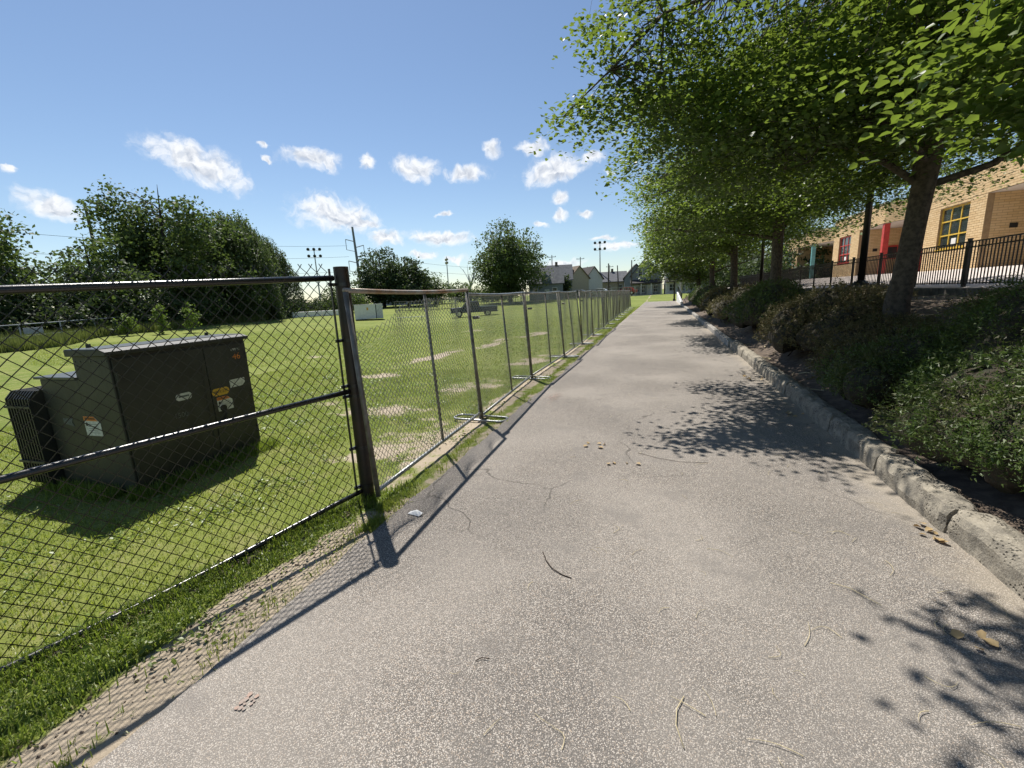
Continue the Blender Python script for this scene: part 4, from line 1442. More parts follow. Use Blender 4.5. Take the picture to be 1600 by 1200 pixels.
def ftree(name, label, x, y, ztop, rad, n_cl, per, leaf, lm, seed, zlow=0.15, shape='round', group='trees beyond the field', lean=(0, 0), cl=0.8, flat=0.6):
    z = g0(x, y) - 0.1
    h = ztop - z
    zc = z + h * (zlow + (1 - zlow) * 0.52)
    rz_ = h * (1 - zlow) * 0.5
    if shape == 'round':
        cr = [(x, y, zc, rad, rad, rz_, 2), (x + rad * 0.25, y, zc - rz_ * 0.35, rad * 0.95, rad, rz_ * 0.62, 1.3), (x - rad * 0.3, y, zc - rz_ * 0.25, rad * 0.8, rad, rz_ * 0.6, 1)]
    elif shape == 'plume':                            # several upright plumes of different height
        rr = np.random.default_rng(seed + 5)
        cr = []
        for k in range(6):
            a = rr.uniform(0, 6.28)
            q = rr.uniform(0.25, 0.75) * rad
            hh = rr.uniform(0.62, 1.0) * h
            cr.append((x + q * math.cos(a) + lean[0] * 0.5, y + q * math.sin(a), z + hh * 0.62, rad * 0.36, rad * 0.36, hh * 0.38, 1))
        cr.append((x, y, z + h * 0.38, rad, rad, h * 0.28, 1.6))
    else:
        cr = [(x, y, zc, rad, rad, rz_, 1)]
    return make_tree(name, label, 'tree', (x, y, z), h * 0.96, h * max(zlow, 0.08), (0.22 + 0.012 * h) if h > 3.0 else 0.035, cr, 9, n_cl, per, leaf, lm, seed, False, group, lean, (), cl, flat, None, 0.45, 9, 0.45, 'branch')


ftree('broadleaf_tree', 'tall loose tree cut by the left edge of the view', -49, 18.5, 11.6, 5.2, 230, 56, 0.30, 'far_leaf', 401, 0.06, 'plume', cl=1.35)
ftree('broadleaf_tree', 'smaller dark tree between the left edge and the tall wind-blown tree', -48, 26.0, 8.8, 4.0, 150, 56, 0.30, 'far_leaf', 402, 0.03, 'round', cl=1.3)
ftree('broadleaf_tree', 'tallest wind-blown tree of the left tree belt', -50.5, 34.0, 15.2, 6.2, 340, 66, 0.31, 'far_leaf', 403, 0.08, 'plume', lean=(1.0, 0), cl=1.45)
ftree('broadleaf_tree', 'dense tree directly left of the weeping willow', -50, 39.0, 13.6, 5.4, 270, 62, 0.31, 'far_leaf', 404, 0.06, 'round', cl=1.45)
BUSH = [(-44, 13.5, 3.4), (-45.5, 17.5, 3.2), (-45.2, 21.5, 3.8), (-46.5, 25.5, 3.4), (-47, 30, 4.4), (-48, 34.5, 4.2), (-49.0, 39.5, 4.5), (-50, 45, 4.2), (-53.5, 51.5, 3.4), (-55, 57.5, 3.0), (-56, 64, 3.2), (-57, 71, 3.6)]
for i, (x, y, h) in enumerate(BUSH):
    ftree('thicket_bush', f'dark thicket bush under the tree belt, {ORD[i]} from the left edge', x, y, h, 3.3, 120, 30, 0.26, 'dark_leaf', 430 + i, 0.02, 'round', 'thicket bushes under the trees', cl=0.9)


def willow(x, y, ztop, rad, seed, label):
    r_ = np.random.default_rng(seed)
    z = g0(x, y) - 0.1
    root = thing('willow_tree', label, 'tree', (x, y, z), 0, 'trees beyond the field')
    h = ztop - z
    mb = MB()
    trunk_rings(mb, [(0, 0, -0.2), (0, 0, 0.4), (0.1, 0, h * 0.3), (0.2, 0.1, h * 0.55)], [0.6, 0.45, 0.36, 0.25], 10, 0.05, seed)
    ns = 900
    vs = []
    for i in range(ns):
        a = r_.uniform(0, 6.28)
        q = r_.random() ** 0.55
        lump = 0.85 + 0.3 * math.sin(3 * a + seed) * q
        px, py = rad * q * math.cos(a) * lump, rad * q * math.sin(a) * lump
        pz = h * (1.0 - 0.42 * q ** 2.2) * r_.uniform(0.72, 1.0)
        L = r_.uniform(0.18, 0.55) * h * (0.5 + 0.6 * q)
        if i % 14 == 0:
            mb.tube(curve_pts((0.2, 0.1, h * 0.5), (px, py, pz), r_, 5, 0.15, 0.05), [0.12, 0.09, 0.06, 0.04, 0.03, 0.02], 5, False)
        nl = int(14 + L * 9)
        t = r_.random(nl)
        out = 0.10 * L
        vs.append(np.column_stack([px + math.cos(a) * out * t + r_.normal(0, 0.13, nl), py + math.sin(a) * out * t + r_.normal(0, 0.13, nl), np.maximum(pz - t * L, 0.4) + r_.normal(0, 0.1, nl)]))
    mb.build('trunk', 'branch', root, smooth=True)
    me = leaf_mesh('crown', np.concatenate(vs), 0.30, r_, 0.15, 1.6, None, False, 0.36)
    tag(link('crown', me, 'willow_leaf', root), kind='stuff')


willow(-50.5, 42.5, 13.6, 5.8, 411, 'broad weeping willow with hanging strands in the tree belt')
willow(-52.5, 47.8, 12.0, 4.6, 412, 'smaller weeping willow at the right end of the tree belt')
for i, (x, y, zt, lab) in enumerate([(-40.3, 23.2, 1.75, 'small pale sapling, leftmost of three before the thicket'), (-39.3, 25.2, 2.35, 'thin pale sapling, middle one of three before the thicket'), (-38.4, 26.9, 2.35, 'fuller pale sapling, rightmost of three before the thicket')]):
    ftree('sapling', lab, x, y, zt, 0.62 if i != 1 else 0.42, 34, 22, 0.15, 'young_leaf', 470 + i, 0.05, 'single', 'saplings before the thicket', cl=0.3)
ftree('broadleaf_tree', 'light green tree seen just left of the black end post', -49.5, 60.0, 5.2, 3.6, 130, 30, 0.30, 'far_leaf', 413, 0.05, cl=0.9)
ftree('evergreen_tree', 'dense dark rounded tree behind the white container', -54.1, 78.1, 12.0, 5.4, 420, 40, 0.40, 'dark_leaf', 414, 0.02, cl=1.1)
ftree('evergreen_tree', 'second dense dark tree overlapping the first behind the container', -48.6, 78.5, 10.2, 5.0, 400, 40, 0.40, 'dark_leaf', 415, 0.02, cl=1.1)
ftree('broadleaf_tree', 'small bushy tree right of the dense dark trees', -46.5, 86.0, 7.0, 3.6, 150, 30, 0.34, 'far_leaf', 416, 0.03, cl=1.0)
ftree('broadleaf_tree', 'low bush below the bare dead tree', -46.1, 99.9, 5.6, 4.2, 140, 28, 0.36, 'far_leaf', 417, 0.02, cl=1.0)
ftree('broadleaf_tree', 'low bush between the dead tree and the big round tree', -37.5, 97.0, 5.3, 4.0, 140, 28, 0.36, 'far_leaf', 418, 0.02, cl=1.0)
ftree('broadleaf_tree', 'big isolated round tree standing beyond the pickup truck', -28.4, 83.3, 16.2, 6.2, 340, 70, 0.38, 'far_leaf', 419, 0.07, cl=1.6)
ftree('broadleaf_tree', 'dark conical tree between the houses', -19.8, 96.0, 5.4, 1.1, 60, 26, 0.34, 'dark_leaf', 420, 0.05, 'single', cl=0.6)
for i, (x, y, zt, rad) in enumerate([(10.5, 47, 5.6, 3.6), (11.5, 54, 6.4, 4.0), (8.5, 60, 6.0, 4.0), (14, 66, 7.5, 5), (6.5, 72, 6.6, 3.6), (12.5, 84, 8.5, 5.5)]):
    ftree('hedge_tree', f'dark leafy tree behind the far end of the railing, {ORD[i]} outward', x, y, zt, rad, 170, 32, 0.28, 'dark_leaf', 480 + i, 0.02, 'round', 'dark trees beyond the school', cl=0.9)
# bare tree
r_ = np.random.default_rng(77)
dt = thing('bare_tree', 'leafless grey tree on the far skyline', 'tree', (-48.7, 109.7, 0.3))
mb = MB()
mb.tube([(0, 0, 0), (0.2, 0, 5)], [0.3, 0.2], 6)
for i in range(16):
    a = r_.uniform(0, 6.28)
    q = (math.cos(a) * r_.uniform(1, 3.2), math.sin(a) * 2, r_.uniform(7, 10.6))
    mb.tube(curve_pts((0.2, 0, r_.uniform(3.5, 5)), q, r_, 4, 0.05, 0.05), [0.10, 0.08, 0.06, 0.05, 0.03], 4)
mb.build('trunk', 'pole_grey', dt)

# tall grass along the far edge of the field
r_ = np.random.default_rng(15)
n = 42000
t = r_.random(n)
yy = 6 + t * 62
ed = np.interp(yy, [6, 12.6, 28, 56, 70], [-30, -33.5, -44, -51.5, -56]) + 1.2 * np.sin(yy * 0.5)
xx = ed - r_.random(n) ** 1.4 * 6.5
pts = np.column_stack([xx, yy])
tag(blades('meadow_grass', pts, gz(xx, yy), 0.75, 0.06, 'meadow_blade', 0.35, 16, tri=True), 'tall pale meadow grass along the far edge of the field', 'grass', kind='stuff')

# ------------------------------------------------------------------ fences across the field
def rail_fence(name, label, pts, h, step, post_r, rails, m, cat='fence', picket=None, mesh_m=None):
    pts = [np.array(p, float) for p in pts]
    root = thing(name, label, cat, (pts[0][0], pts[0][1], g0(*pts[0])))
    o0 = np.array([pts[0][0], pts[0][1], g0(*pts[0])])
    P = []
    for a, b in zip(pts[:-1], pts[1:]):
        n_ = max(1, int(round(np.hypot(*(b - a)) / step)))
        for k in range(n_):
            P.append(a + (b - a) * k / n_)
    P.append(pts[-1])
    P3 = [np.array([p[0], p[1], g0(*p)]) - o0 for p in P]
    pm_ = MB().tube([(0, 0, 0), (0, 0, h)], post_r, 6).mesh('post')
    pm_.materials.append(MATS[m])
    for p in P3:
        o = link('post', pm_, None, root, tuple(p))
    for z in rails:
        MB().tube([tuple(p + np.array([0, 0, z])) for p in P3], post_r * 0.75, 5).build('rail', m, root)
    if picket:
        mb = MB()
        for a, b in zip(P3[:-1], P3[1:]):
            n_ = int(np.linalg.norm(b - a) / picket)
            for k in range(n_):
                q = a + (b - a) * (k + 0.5) / n_
                mb.box((q[0], q[1], q[2] + h * 0.5), (0.05, 0.05, h * 0.95))
        tag(mb.build('pickets', m, root), kind='stuff')
    return root


rail_fence('rail_fence', 'grey pipe-rail fence running along the meadow in front of the thicket', [(-36.5, 8), (-38.2, 14), (-45.5, 28), (-50.0, 44), (-53.5, 58)], 1.35, 3.0, 0.045, (1.33, 0.55), 'pole_grey')
rail_fence('picket_fence', 'long dark fence at the far end of the field behind the pickup', [(-41, 62), (-30, 70.5), (-17, 79.5), (-9, 84)], 1.75, 2.5, 0.06, (1.7, 0.25), 'galv_dull', picket=0.42)
rail_fence('end_fence', 'chain-link fence crossing the grass at the end of the path', [(-9, 86), (-2.5, 88), (4.5, 88.5), (9, 88)], 1.9, 2.3, 0.05, (1.88, 0.1), 'galv', picket=0.5)
wb = thing('white_barrier', 'long low white barrier at the right end of the meadow', 'barrier', (-46.5, 51.5, g0(-46.5, 51.5)), R(60))
for i in range(4):
    MB().bb(-3.9 + i * 2, -2.0 + i * 2, -0.2, 0.2, 0.0, 0.75).build('barrier_block', 'white_paint', wb, bevel=0.06)
sg = thing('small_sign', 'small pale sign hung on the meadow fence', 'sign', (-39.1, 17.2, g0(-39.1, 17.2) + 0.7), R(60))
MB().bb(-0.45, 0.45, -0.02, 0.02, 0.0, 0.42).build('sign_board', 'pole_grey', sg, bevel=0.01)
bn = thing('white_bench', 'long white backless bench on the field left of the pickup', 'bench', (-29.4, 47.7, g0(-29.4, 47.7)), R(35))
MB().bb(-1.7, 1.7, -0.14, 0.14, 0.38, 0.43).build('seat', 'white_paint', bn)
for x in (-1.3, 0, 1.3):
    MB().bb(x - 0.04, x + 0.04, -0.12, 0.12, 0, 0.38).build('leg', 'pole_grey', bn)

# white container
ct = thing('storage_container', 'white storage container on the field beside the black end post', 'container', (-36.5, 49.0, g0(-36.5, 49.0)), R(38))
MB().bb(-1.75, 1.75, -1.0, 1.0, 0.12, 1.95).build('body', 'white_paint', ct, bevel=0.03)
MB().bb(-1.8, 1.8, -1.04, 1.04, 1.951, 2.0).build('roof', 'sid_white', ct)
for i in range(7):
    MB().bb(-1.7 + i * 0.36, -1.66 + i * 0.36, -1.03, -1.001, 0.16, 1.92).build('wall_rib', 'white_paint', ct)
dr = MB().bb(0.95, 1.7, -1.025, -1.001, 0.2, 1.85).build('door', 'sid_white', ct)
MB().bb(0.86, 0.94, -1.03, -1.001, 0.14, 1.94).build('dark_gap', 'tyre', ct)
MB().bb(-0.25, -0.05, -1.035, -1.031, 1.25, 1.6).build('yellow_placard', 'sticker_yellow', ct)


# ------------------------------------------------------------------ vehicles
def vehicle(name, label, cat, loc, rz, L, H, body_m, upper_m, kind, group=None):
    t = thing(name, label, cat, loc, rz, group)
    w2 = 0.92 if kind == 'truck' else 0.86
    s = L
    if kind == 'truck':
        low_ = [(-s / 2, 0.50), (-s / 2, 1.02), (-s * 0.485, 1.10), (-s * 0.26, 1.18), (s / 2, 1.16), (s / 2, 0.52)]
        cab = [(-s * 0.262, 1.17), (-s * 0.16, H - 0.04), (-s * 0.13, H), (s * 0.085, H), (s * 0.105, H - 0.06), (s * 0.115, 1.17)]
        win = [(-s * 0.225, 1.22), (-s * 0.15, H - 0.12), (-s * 0.045, H - 0.12), (-s * 0.045, 1.22)]
        win2 = [(-s * 0.03, 1.22), (-s * 0.03, H - 0.12), (s * 0.08, H - 0.12), (s * 0.09, 1.22)]
        wx_ = (-s * 0.325, s * 0.285)
        wr = 0.40
    else:
        low_ = [(-s / 2, 0.32), (-s / 2, 0.68), (-s * 0.44, 0.80), (-s * 0.22, 0.90), (s * 0.42, 0.92), (s / 2, 0.80), (s / 2, 0.34)]
        cab = [(-s * 0.22, 0.89), (-s * 0.09, H - 0.05), (-s * 0.03, H), (s * 0.2, H - 0.02), (s * 0.27, H - 0.08), (s * 0.38, 0.91)]
        win = [(-s * 0.17, 0.95), (-s * 0.085, H - 0.12), (s * 0.04, H - 0.09), (s * 0.04, 0.95)]
        win2 = [(s * 0.055, 0.95), (s * 0.055, H - 0.09), (s * 0.19, H - 0.10), (s * 0.29, 0.97)]
        wx_ = (-s * 0.31, s * 0.30)
        wr = 0.32
    MB().prism(low_, 'y', -w2, w2).build('body', body_m, t, bevel=0.06)
    MB().prism(cab, 'y', -w2 + 0.08, w2 - 0.08).build('cab', upper_m, t, bevel=0.04)
    for sgn in (-1, 1):
        y0 = sgn * (w2 - 0.079)
        for wn in (win, win2):
            MB().prism(wn, 'y', y0, y0 + sgn * 0.012).build('window', 'glass', t)
        MB().bb(wx_[0] + s * 0.10, wx_[0] + s * 0.14, min(y0, y0 + sgn * 0.2), max(y0, y0 + sgn * 0.2), 1.15 if kind == 'truck' else 0.9, 1.32 if kind == 'truck' else 1.02).build('mirror', body_m, t)
    b = cab[0]
    c = cab[1]
    MB().add([(b[0] + 0.02, -w2 + 0.18, b[1] + 0.05), (b[0] + 0.02, w2 - 0.18, b[1] + 0.05), (c[0] - 0.03, w2 - 0.22, c[1] - 0.03), (c[0] - 0.03, -w2 + 0.22, c[1] - 0.03),
              (b[0] - 0.03, -w2 + 0.18, b[1] + 0.05), (b[0] - 0.03, w2 - 0.18, b[1] + 0.05), (c[0] - 0.06, w2 - 0.22, c[1] - 0.02), (c[0] - 0.06, -w2 + 0.22, c[1] - 0.02)],
             [(0, 1, 2, 3), (7, 6, 5, 4), (0, 4, 5, 1), (1, 5, 6, 2), (2, 6, 7, 3), (3, 7, 4, 0)]).build('windscreen', 'glass', t)
    for xw in wx_:
        for sgn in (-1, 1):
            ty = MB().tube([(xw, sgn * (w2 - 0.20), wr), (xw, sgn * (w2 + 0.015), wr)], wr, 20).build('wheel', 'tyre', t)
            MB().tube([(xw, sgn * (w2 + 0.016), wr), (xw, sgn * (w2 + 0.028), wr)], wr * 0.6, 14).build('rim', 'chrome', ty)
    zb = 0.48 if kind == 'truck' else 0.36
    MB().bb(-s / 2 - 0.09, -s / 2 - 0.005, -w2 + 0.04, w2 - 0.04, zb, zb + 0.2).build('bumper', 'chrome' if kind == 'truck' else body_m, t, bevel=0.03)
    MB().bb(s / 2 + 0.005, s / 2 + 0.08, -w2 + 0.04, w2 - 0.04, zb, zb + 0.17).build('bumper', 'chrome' if kind == 'truck' else body_m, t, bevel=0.03)
    for sgn in (-1, 1):
        MB().box((-s / 2 - 0.012, sgn * (w2 - 0.22), zb + 0.36), (0.03, 0.3, 0.16)).build('headlight', 'glass', t)
        MB().box((s / 2 + 0.012, sgn * (w2 - 0.14), zb + 0.42), (0.03, 0.16, 0.2)).build('tail_light', 'car_red', t)
    if kind == 'truck':
        MB().bb(s * 0.12, s * 0.49, -w2 + 0.1, w2 - 0.1, 1.163, 1.172).build('bed_floor', 'tyre', t)
        for sgn in (-1, 1):
            MB().bb(s * 0.12, s * 0.495, sgn * (w2 - 0.04) - 0.035, sgn * (w2 - 0.04) + 0.035, 1.15, 1.23).build('bed_rail', 'truck_light', t)
    return t


vehicle('pickup_truck', 'dark blue pickup truck parked on the field, facing left', 'pickup truck', (-22.0, 50.4, g0(-22, 50.4)), R(24), 5.7, 1.86, 'truck_blue', 'truck_blue', 'truck')
for i, (x, y, m, lab) in enumerate([(-16.6, 92.0, 'car_grey', 'grey car parked beyond the far fence, left of the white one'), (-12.2, 93, 'car_white', 'white car parked beyond the far fence below the houses'), (-7.0, 95, 'car_red', 'dull red car parked beyond the far fence, left of the grey house')]):
    vehicle('parked_car', lab, 'car', (x, y, g0(x, y) + 0.35), R(-8), 4.4, 1.45, m, m, 'car', 'cars parked beyond the field')
vehicle('parked_car', 'black car parked past the far ramp at the right', 'car', (5.6, 67, 0.45), R(100), 4.6, 1.5, 'car_black', 'car_black', 'car')


# ------------------------------------------------------------------ houses
def house(label, x, y, rz, w_, d_, hw, hr, wall_m, roof_m, z=None, ridge='x', windows=(), door=None, porch=False, chimney=False, group='houses beyond the field', dormer=False):
    z = g0(x, y) if z is None else z
    t = thing('house', label, 'house', (x, y, z), rz, group)
    if ridge == 'x':
        MB().prism([(-d_ / 2, 0), (d_ / 2, 0), (d_ / 2, hw), (0, hw + hr), (-d_ / 2, hw)], 'x', -w_ / 2, w_ / 2).build('wall', wall_m, t)
        e = 0.35
        k = hr / (d_ / 2)
        rf = MB()
        for s in (-1, 1):
            rf.prism([(s * (d_ / 2 + e), hw - e * k + 0.02), (s * (d_ / 2 + e), hw - e * k + 0.2), (0, hw + hr + 0.2), (0, hw + hr + 0.02)], 'x', -w_ / 2 - 0.3, w_ / 2 + 0.3)
    else:
        MB().prism([(-w_ / 2, 0), (w_ / 2, 0), (w_ / 2, hw), (0, hw + hr), (-w_ / 2, hw)], 'y', -d_ / 2, d_ / 2).build('wall', wall_m, t)
        e = 0.35
        k = hr / (w_ / 2)
        rf = MB()
        for s in (-1, 1):
            rf.prism([(s * (w_ / 2 + e), hw - e * k + 0.02), (s * (w_ / 2 + e), hw - e * k + 0.2), (0, hw + hr + 0.2), (0, hw + hr + 0.02)], 'y', -d_ / 2 - 0.35, d_ / 2 + 0.3)
    rfo = rf.build('roof', roof_m, t)
    if chimney:
        MB().bb(-0.3 + w_ * 0.1, 0.3 + w_ * 0.1, -0.3, 0.3, hw + hr * 0.6, hw + hr + 0.9).build('chimney', 'roof_brown', rfo)
    if dormer:
        MB().prism([(-0.9, hw + 0.3), (0.9, hw + 0.3), (0.9, hw + 1.2), (0, hw + 1.9), (-0.9, hw + 1.2)], 'y', -d_ / 2 + 0.1, -0.3).build('dormer', wall_m, rfo)
        MB().bb(-0.4, 0.4, -d_ / 2 + 0.06, -d_ / 2 + 0.098, hw + 0.45, hw + 1.2).build('dormer_window', 'glass', rfo)
    for (wx_, wz, ww, wh) in windows:
        f = MB().bb(wx_ - ww / 2 - 0.12, wx_ + ww / 2 + 0.12, -d_ / 2 - 0.06, -d_ / 2 - 0.003, wz - 0.12, wz + wh + 0.12).build('window', 'sid_white', t)
        MB().bb(wx_ - ww / 2, wx_ + ww / 2, -d_ / 2 - 0.075, -d_ / 2 - 0.062, wz, wz + wh / 2 - 0.04).build('pane', 'glass', f)
        MB().bb(wx_ - ww / 2, wx_ + ww / 2, -d_ / 2 - 0.075, -d_ / 2 - 0.062, wz + wh / 2 + 0.04, wz + wh).build('pane', 'glass', f)
    if door is not None:
        MB().bb(door - 0.5, door + 0.5, -d_ / 2 - 0.05, -d_ / 2 - 0.003, 0.2, 2.3).build('door', 'sid_white', t)
    if porch:
        pr = MB().prism([(-d_ / 2 - 2.0, 2.5), (-d_ / 2 - 2.0, 2.7), (-d_ / 2 - 0.01, 3.4), (-d_ / 2 - 0.01, 2.5)], 'x', -w_ / 2 - 0.2, w_ / 2 + 0.2).build('porch_roof', 'roof_dark', t)
        for px in (-w_ / 2, -w_ / 6, w_ / 6, w_ / 2):
            MB().bb(px - 0.1, px + 0.1, -d_ / 2 - 1.9, -d_ / 2 - 1.7, 0.2, 2.5).build('porch_post', 'sid_white', t)
        MB().bb(-w_ / 2, w_ / 2, -d_ / 2 - 2.0, -d_ / 2 - 0.01, 0, 0.2).build('porch_floor', 'concrete', t)
    return t


house('grey house with broad shingle roof and one dormer, leftmost house', -23.4, 92.5, R(14), 7.0, 6.0, 3.6, 3.1, 'sid_blue', 'roof_grey', 0.3, 'x', [(-2.2, 1.3, 0.8, 1.2), (1.8, 1.3, 0.8, 1.2)], 0.2, dormer=True)
house('dark house with wide grey roof behind the leftmost house', -24.4, 103.5, R(14), 8.5, 6.5, 4.4, 3.2, 'sid_grey', 'roof_grey', 0.4, 'x', [(-2, 3.0, 0.8, 1.2), (2.4, 3.0, 0.8, 1.2)], chimney=True)
house('narrow tan house with brown roof, gable toward the street', -20.2, 106.5, R(-50), 6.0, 5.0, 4.6, 2.6, 'sid_tan', 'roof_brown', 0.4, 'x', [(-1.3, 1.2, 0.8, 1.3), (1.3, 1.2, 0.8, 1.3), (0, 3.6, .8, 1.2)])
house('narrow pale house with dark roof beside the tan one', -17.2, 109.5, R(-50), 6.0, 4.6, 4.4, 2.6, 'sid_white', 'roof_dark', 0.4, 'x', [(-1.3, 1.2, 0.8, 1.3), (1.3, 1.2, 0.8, 1.3)])
house('low wide pale house in the middle of the row', -13.2, 119.5, R(6), 8.5, 7.0, 3.6, 2.4, 'sid_tan', 'roof_grey', 0.4, 'x', [(-2.8, 1.3, 0.9, 1.3), (0, 1.3, 0.9, 1.3), (2.8, 1.3, 0.9, 1.3)], chimney=True)
house('distant brown-roofed house behind the utility poles', -8.4, 132.0, R(4), 7.0, 7.0, 3.8, 2.2, 'sid_grey', 'roof_brown', 0.4, 'x', [(-2, 1.3, 0.9, 1.3), (2, 1.3, 0.9, 1.3)])
house('dark gabled house partly hidden behind the grey porch house', -6.6, 119.0, R(8), 5.6, 8.0, 4.4, 3.0, 'sid_blue', 'roof_dark', 0.4, 'y', [(0, 4.3, 0.8, 1.2)])
house('grey gable-front house with white trimmed windows and a dark porch', -3.6, 106.0, R(4), 6.2, 9.0, 4.4, 3.6, 'sid_grey', 'roof_dark', 0.35, 'y', [(-1.2, 4.1, 0.8, 1.35), (1.2, 4.1, 0.8, 1.35), (-1.9, 0.7, 0.8, 1.4), (-0.6, 0.7, 0.7, 1.4), (2.0, 0.7, 0.8, 1.4)], 0.8, True)
house('white three-storey house behind the far street trees', 4.6, 104.0, R(2), 8.0, 9.0, 7.4, 1.2, 'sid_white', 'roof_grey', 0.35, 'y', [(wx, wz, 0.8, 1.3) for wx in (-2.8, -0.9, 0.9, 2.8) for wz in (0.8, 3.2, 5.5)], None, True)
house('pale flat-looking building behind the transmission pole', -62, 97, R(20), 12, 8, 6.5, 1.2, 'sid_white', 'roof_grey', 0.3, 'x', [(-3, 3.5, 1, 1.4), (3, 3.5, 1, 1.4)], chimney=True)

# ------------------------------------------------------------------ poles and lines
def flood(label, x, y, ztop, rz, rows):
    z = g0(x, y)
    t = thing('floodlight_pole', label, 'light pole', (x, y, z), rz, 'sports field floodlights')
    h = ztop - z
    MB().tube([(0, 0, 0), (0, 0, h)], [0.20, 0.10], 8).build('pole', 'pole_grey', t)
    MB().tube([(-1.5, 0, h - 2.0), (1.5, 0, h - 2.0)], 0.06, 6).build('cross_arm', 'pole_grey', t)
    for r0, n_, wd in rows:
        if r0:
            MB().tube([(-wd, 0, h - 2 + r0), (wd, 0, h - 2 + r0)], 0.05, 6).build('cross_arm', 'pole_grey', t)
        for k in range(n_):
            xx_ = -wd + 2 * wd * k / (n_ - 1)
            lm = MB().tube([(xx_, -0.16, h - 1.75 + r0), (xx_, 0.16, h - 1.68 + r0)], [0.36, 0.24], 10).build('lamp', 'galv_dull', t)
            MB().tube([(xx_, -0.175, h - 1.755 + r0), (xx_, -0.162, h - 1.752 + r0)], 0.31, 10).build('lens', 'glass', lm)


flood('floodlight mast with six lamps above the weeping willow end', -76.9, 85.5, 14.6, R(40), [(0.0, 3, 1.25), (1.5, 3, 1.25)])
flood('floodlight mast with paired lamps between the dark trees and the round tree', -58.3, 116.2, 13.4, R(-50), [(0.0, 3, 1.0), (0.9, 3, 1.0)])
flood('tall floodlight mast standing over the houses', -15.4, 119.0, 14.2, R(0), [(0.0, 3, 1.25), (1.6, 3, 1.25)])


def upole(label, x, y, ztop, arms=1, lean=0.0, r=0.16, rz=0.0, z=None):
    z = g0(x, y) if z is None else z
    t = thing('utility_pole', label, 'utility pole', (x, y, z), rz, 'utility poles')
    h = ztop - z
    MB().tube([(0, 0, 0), (lean * h, 0, h)], [r, r * 0.62], 7).build('pole', 'wood_pole', t)
    for k in range(arms):
        q = h - 0.5 - k * 1.1
        MB().bb(lean * q - 1.1, lean * q + 1.1, -0.06, 0.06, q - 0.06, q + 0.06).build('cross_arm', 'wood_pole', t)
        for s in (-0.95, 0.95):
            MB().tube([(lean * q + s, 0, q + 0.06), (lean * q + s, 0, q + 0.28)], 0.05, 6).build('insulator', 'galv_dull', t)
    return t


upole('slim pole rising out of the tree belt at the left', -56.0, 31.0, 13.0, 0, 0.0, 0.2)
upole('utility pole directly in front of the grey porch house', -5.9, 94.8, 7.6, 0)
upole('thin utility pole left of the floodlight mast over the houses', -18.6, 118.5, 8.2, 1)
upole('utility pole with crossarm behind the roofs at the left of the row', -27.5, 116, 11.6, 1)
upole('utility pole with crossarm rising above the narrow tan house', -21.4, 124, 11.2, 1)
upole('thick utility pole in the gap right of the floodlight mast', -12.7, 114.3, 8.4, 0, 0.0, 0.22)
upole('leaning utility pole in the gap before the gabled houses', -10.2, 114.5, 7.8, 0, -0.05, 0.18)
upole('distant thin pole in the street gap', -15.2, 140, 9.4, 1)
# transmission pole with davit brackets
tp = thing('transmission_pole', 'dark steel transmission pole with bracket arms and lines', 'utility pole', (-60.4, 79.7, 0.2), R(35))
MB().tube([(0, 0, 0), (-0.55, 0, 16.9)], [0.34, 0.20], 8).build('pole', 'sid_grey', tp)
for s, z in ((-1, 14.0), (1, 12.8), (-1, 9.7), (1, 10.9)):
    x0 = -0.55 * z / 16.9
    MB().tube([(x0, 0, z), (x0 + s * 1.7, 0, z + 0.45)], 0.08, 6).build('bracket_arm', 'sid_grey', tp)
    MB().tube([(x0 + s * 1.7, 0, z + 0.45), (x0 + s * 1.7, 0, z - 1.6)], 0.06, 6).build('insulator', 'sid_grey', tp)
    MB().tube([(x0 + s * 1.7, 0, z - 1.6), (x0, 0, z - 2.0)], 0.05, 6).build('bracket_arm', 'sid_grey', tp)


def wire(label, a, b, sag):
    a = np.array(a, float)
    b = np.array(b, float)
    pts = []
    for i in range(15):
        t = i / 14
        p = a + (b - a) * t
        p[2] -= sag * 4 * t * (1 - t)
        pts.append(tuple(p - a))
    o = MB().tube(pts, 0.028, 4).build('overhead_wire', 'tyre', None, tuple(a))
    tag(o, label, 'wire', 'overhead power lines')


wire('topmost power line left of the transmission pole', (-62.0, 78.6, 13.4), (-82, 34, 13.0), 0.8)
wire('middle power line left of the transmission pole', (-61.9, 78.6, 11.2), (-84, 36, 10.6), 0.7)
wire('lowest power line left of the transmission pole', (-62.0, 78.6, 8.2), (-86, 38, 8.4), 0.6)
wire('upper power line running right from the transmission pole', (-59.4, 80.5, 11.4), (-34, 140, 9.6), 1.2)
wire('lower power line running right from the transmission pole', (-59.4, 80.5, 9.4), (-32, 142, 7.4), 1.0)
# plain poles at the far end of the path
for lab, x, y, r0, zt, m in (('galvanized pole near the far end of the bank', 2.3, 60.0, 0.16, 7.5, 'pole_grey'), ('thin black pole beside the galvanized one', 1.55, 61.0, 0.10, 5.0, 'iron_black')):
    t = thing('plain_pole', lab, 'pole', (x, y, 0.0))
    MB().tube([(0, 0, 0), (0, 0, zt)], r0, 10).build('shaft', m, t, smooth=True)
    MB().tube([(0, 0, -0.05), (0, 0, 0.25)], r0 * 1.7, 10).build('base', m, t)
# ------------------------------------------------------------------ school building
SO = (11.5, 33.0, 1.84)
school = thing('school_building', 'tan brick school with recessed porches and coloured columns behind the railing', 'building', SO)
LOC = tuple(-v for v in SO)
ZB, ZS, ZT = 1.82, 4.60, 5.62
BL, BH, BJ = 0.30, 0.092, 0.012


